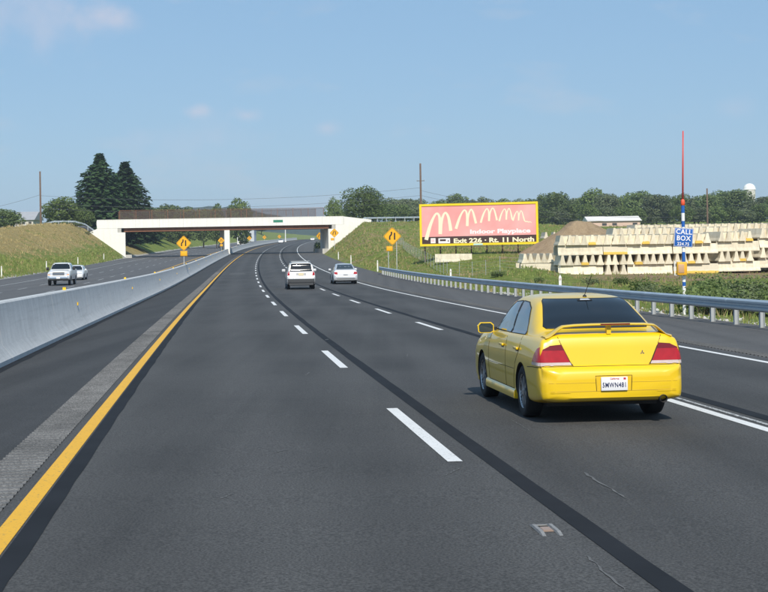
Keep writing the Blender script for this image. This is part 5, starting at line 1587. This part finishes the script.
ROW = [(393, 197, 22), (406, 196, 26), (419, 198, 20), (440, 199, 22), (457, 190.5, 22), (471, 197, 18), (485, 196, 20), (501, 198, 22), (517, 198, 20), (531, 197, 20), (545, 193, 20), (556, 189.5, 26), (568, 199, 18), (579, 195, 22), (592, 187.5, 30), (606, 190, 24),
       (616, 197, 20), (627, 192, 24), (641, 187.5, 28), (656, 191, 26), (669, 195, 22), (681, 193, 22), (694, 196, 24), (708, 192, 26), (722, 190, 26), (737, 187, 28), (752, 200, 24), (764, 194, 26), (779, 191, 28)]
for i, (x, y, w) in enumerate(ROW):
    kd = ('dark', 'olive', 'light', 'dark', 'light', 'olive', 'olive')[i % 7]
    if i < 3: kd = 'olive'
    tree('broadleaf tree in the row beyond the field, %s from left' % ordinal(i), x, y, 440 + (i * 37 % 50), w * 1.25, kd, i, 'tree row beyond the field')
for i in range(26):
    x = 386 + i * 15.6
    tree('lower tree filling the tree row beyond the field, %s from left' % ordinal(i), x, 203 + (i * 13 % 6), 425 + (i * 29 % 25), 27, ('dark', 'dark', 'olive')[i % 3], i + 1, 'low trees in the tree row beyond the field')
for i, (s, d, h) in enumerate(((348, -27, 7), (362, -30, 9), (380, -27, 8), (400, -28, 9), (424, -26.5, 8), (450, -27, 9), (330, -31, 6))):
    p = RP(s, d); g = HT(s, d); cr, tk = V[('dark', 'light', 'dark')[i % 3]][i % 2]
    root = empty('broadleaf_tree', (p.x, p.y, g - .2), (0, 0, i * 1.3), 'tree on the left verge beyond the bridge, %s from the bridge' % ordinal(i) if i != 6 else 'tree on the left bank right behind the bridge', 'tree', 'trees on the left verge beyond the bridge')
    root.scale = (h * 1.05, h * 1.05, h); link_mesh('crown', cr, root); link_mesh('trunk', tk, root)
for i, (s, d, h) in enumerate(((420, 24, 7), (470, 24, 8), (530, 25, 9), (600, 24, 9), (690, 24, 10), (380, 30, 8), (800, 22, 11), (900, 20, 12), (820, -30, 12), (720, -28, 11))):
    p = RP(s, d); g = HT(s, d); cr, tk = V['dark'][i % 3]
    root = empty('broadleaf_tree', (p.x, p.y, g - .2), (0, 0, i * 1.7), 'distant dark tree beside the road beyond the bridge, %s' % ('%s on the right' % ordinal(i) if i < 8 else '%s on the left' % ordinal(i - 8)), 'tree', 'distant roadside trees')
    root.scale = (h, h, h); link_mesh('crown', cr, root); link_mesh('trunk', tk, root)

def shrub(label, X, Y, h, w, k, group='green shrubs behind the guardrail'):
    f, st = BUSH[k % 4]
    root = empty('shrub', (X, Y, ground_at(X, Y) - .05), (0, 0, rnd.uniform(0, 6)), label, 'shrub', group)
    root.scale = (w, w, h); link_mesh('foliage', f, root); link_mesh('stem', st, root)
SH = [(694, 52, 1.25, 1.5, 0), (704, 50, 1.15, 1.5, 1), (716, 53, 1.2, 1.6, 0), (727, 50, 1.05, 1.5, 1), (740, 52, 1.0, 1.5, 0), (753, 49, 1.0, 1.5, 3), (766, 50, 1.1, 1.6, 1), (780, 48, 1.1, 1.6, 0), (709, 62, 1.25, 1.9, 1), (730, 64, 1.15, 2.0, 3), (748, 66, 1.1, 2.0, 2), (764, 63, 1.1, 2.0, 3), (790, 60, 1.2, 2, 0),
      (642, 78, 1.1, 1.5, 0), (652, 74, .9, 1.3, 3), (666, 70, .8, 1.3, 2), (622, 92, .7, 1.2, 0), (590, 98, .6, 1.0, 3), (540, 104, .5, 1.0, 2), (500, 112, .5, 1.4, 2)]
SH.sort()
for i, (x, Y, h, w, k) in enumerate(SH):
    shrub('green shrub behind the guardrail, %s from left' % ordinal(i), PT(x, 290, Y).x, Y, h, w, k)
p = PT(320.5, 247, 306); shrub('pale green bush under the right end of the bridge', p.x, 306, 2.6, 2.4, 2, 'bush by the abutment')
for i, x in enumerate((36, 47, 66, 88, 24, 76)):
    p = PT(x, 222, 275); shrub('weedy shrub on the left hill crest, %s' % ordinal(i), p.x, 275, .8, 1.8, 2 + i % 2, 'weeds on the hill crest')

def grass(name, mat, n, fn, label, hh=(.15, .4), wd=.018, seed=5, blades=4):
    r = random.Random(seed); vs, fs = [], []
    for _ in range(n):
        q = fn(r)
        if q is None: continue
        s, d = q; p = RP(s, d); z = HT(s, d); H = r.uniform(*hh)
        for b in range(blades):
            a = r.uniform(0, 6.28); o = Vector((p.x + r.uniform(-.22, .22), p.y + r.uniform(-.22, .22), z - .03)); k = len(vs)
            u = Vector((math.cos(a), math.sin(a), 0)); ln = Vector((r.uniform(-.4, .4), r.uniform(-.4, .4), 1)) * H * r.uniform(.6, 1.1)
            w = wd * (1 + p.y / 60)
            vs += [o - u * w, o + u * w, o + ln]; fs.append((k, k + 1, k + 2))
    me = bpy.data.meshes.new(name); me.from_pydata([tuple(v) for v in vs], [], fs); me.materials.append(mat)
    return setp(link_mesh(name, me), label, 'grass', kind='stuff')
def right_field(r):
    s = 14 + 150 * r.random() ** 1.1; d = 16.3 + 34 * r.random() ** 1.3
    return (s, d) if bump(s * 1.9, d * 2.3) > r.uniform(-.7, .6) else None
def right_slope(r): return (r.uniform(150, 282), 17.2 + 60 * r.random() ** 1.4)
def left_slope(r):
    s, d = r.uniform(70, 272), -22.8 - 40 * r.random() ** 1.3
    return (s, d) if r.random() < .12 + .9 * sstep(130, 180, s) else None
def left_green(r):
    s = r.uniform(40, 272)
    return (s, -22.6 - (3.2 + 14 * (1 - sstep(130, 185, s))) * r.random() ** 1.3)
grass('grass', M['grass_g'], 9000, right_field, 'green roadside grass behind the guardrail', (.10, .30), .02, 1)
grass('dry_grass', M['grass_d'], 4200, right_field, 'dry straw-coloured grass behind the guardrail', (.14, .42), .012, 2)
grass('dry_grass', M['grass_d'], 2800, right_slope, 'dry grass on the bank right of the bridge', (.2, .5), .014, 3)
grass('grass', M['grass_g'], 6000, right_slope, 'green grass on the bank right of the bridge', (.2, .45), .016, 4)
grass('dry_grass', M['grass_d'], 5000, left_slope, 'golden dry grass on the hill left of the bridge', (.2, .5), .014, 5)
grass('grass', M['grass_g'], 5500, left_green, 'green grass along the foot of the left hill', (.2, .5), .016, 6)
# stones along the guardrail foot
r = random.Random(9); vs, fs = [], []
for _ in range(2600):
    s, d = r.uniform(8, 75), 15.95 + abs(r.gauss(0, .75)); p = RP(s, d); z = HT(s, d); q = r.uniform(.03, .09); k = len(vs)
    vs += [(p.x + q * r.uniform(.6, 1.2) * a, p.y + q * r.uniform(.6, 1.2) * b, z + q * r.uniform(-.2, .8) * c_) for a, b, c_ in ((1, 0, .3), (-1, 0, .3), (0, 1, .3), (0, -1, .3), (0, 0, 1.2), (0, 0, -.6))]
    fs += [tuple(k + i for i in f) for f in ((0, 2, 4), (2, 1, 4), (1, 3, 4), (3, 0, 4), (2, 0, 5), (1, 2, 5), (3, 1, 5), (0, 3, 5))]
me = bpy.data.meshes.new('gravel'); me.from_pydata(vs, [], fs); me.materials.append(flat('pale_stone', (.50, .48, .45), .9, 0, .3, 5))
setp(link_mesh('gravel', me), 'pale gravel along the foot of the guardrail', 'gravel', kind='stuff')

# ------------------------------------------------------------------ far wooded hills
def hills():
    r = random.Random(4); vs, fs = [], []; nx, ny = 260, 14
    prof = [(-900, 30), (-380, 34), (-260, 60), (-150, 58), (-60, 30), (0, 26), (200, 28), (900, 34)]
    for j in range(ny + 1):
        for i in range(nx + 1):
            x = -900 + 1800 * i / nx; u = j / ny; y = 1500 + 900 * u
            z = 8 + (lerp(prof, x) - 8) * sstep(0, .8, u) + (r.uniform(0, 5) + 3 * math.sin(x * .05 + j)) * (1 if j else 0) - (6 if j == 0 else 0)
            vs.append((x * (y / 1500), y, z))
    for j in range(ny):
        for i in range(nx):
            a = j * (nx + 1) + i; fs.append((a, a + 1, a + nx + 2, a + nx + 1))
    me = bpy.data.meshes.new('hills'); me.from_pydata(vs, [], fs); me.materials.append(M['hill'])
    setp(link_mesh('hills', me), 'far low wooded hills on the horizon', 'hills', kind='structure')
hills()

# ------------------------------------------------------------------ summer haze
hz = MB().box((0, 1740, 38), (3900, 3800, 90)).build('haze', None or bpy.data.materials.new('haze'), None)
hm = hz.data.materials[0]; hm.use_nodes = True; hm.node_tree.nodes.clear()
ho = hm.node_tree.nodes.new("ShaderNodeOutputMaterial"); hv = hm.node_tree.nodes.new("ShaderNodeVolumePrincipled")
hv.inputs['Color'].default_value = (.70, .84, 1.0, 1); hv.inputs['Density'].default_value = .00018; hv.inputs['Anisotropy'].default_value = 0.0
hm.node_tree.links.new(hv.outputs[0], ho.inputs['Volume'])
setp(hz, 'thin summer haze over the whole landscape', 'haze', kind='stuff')
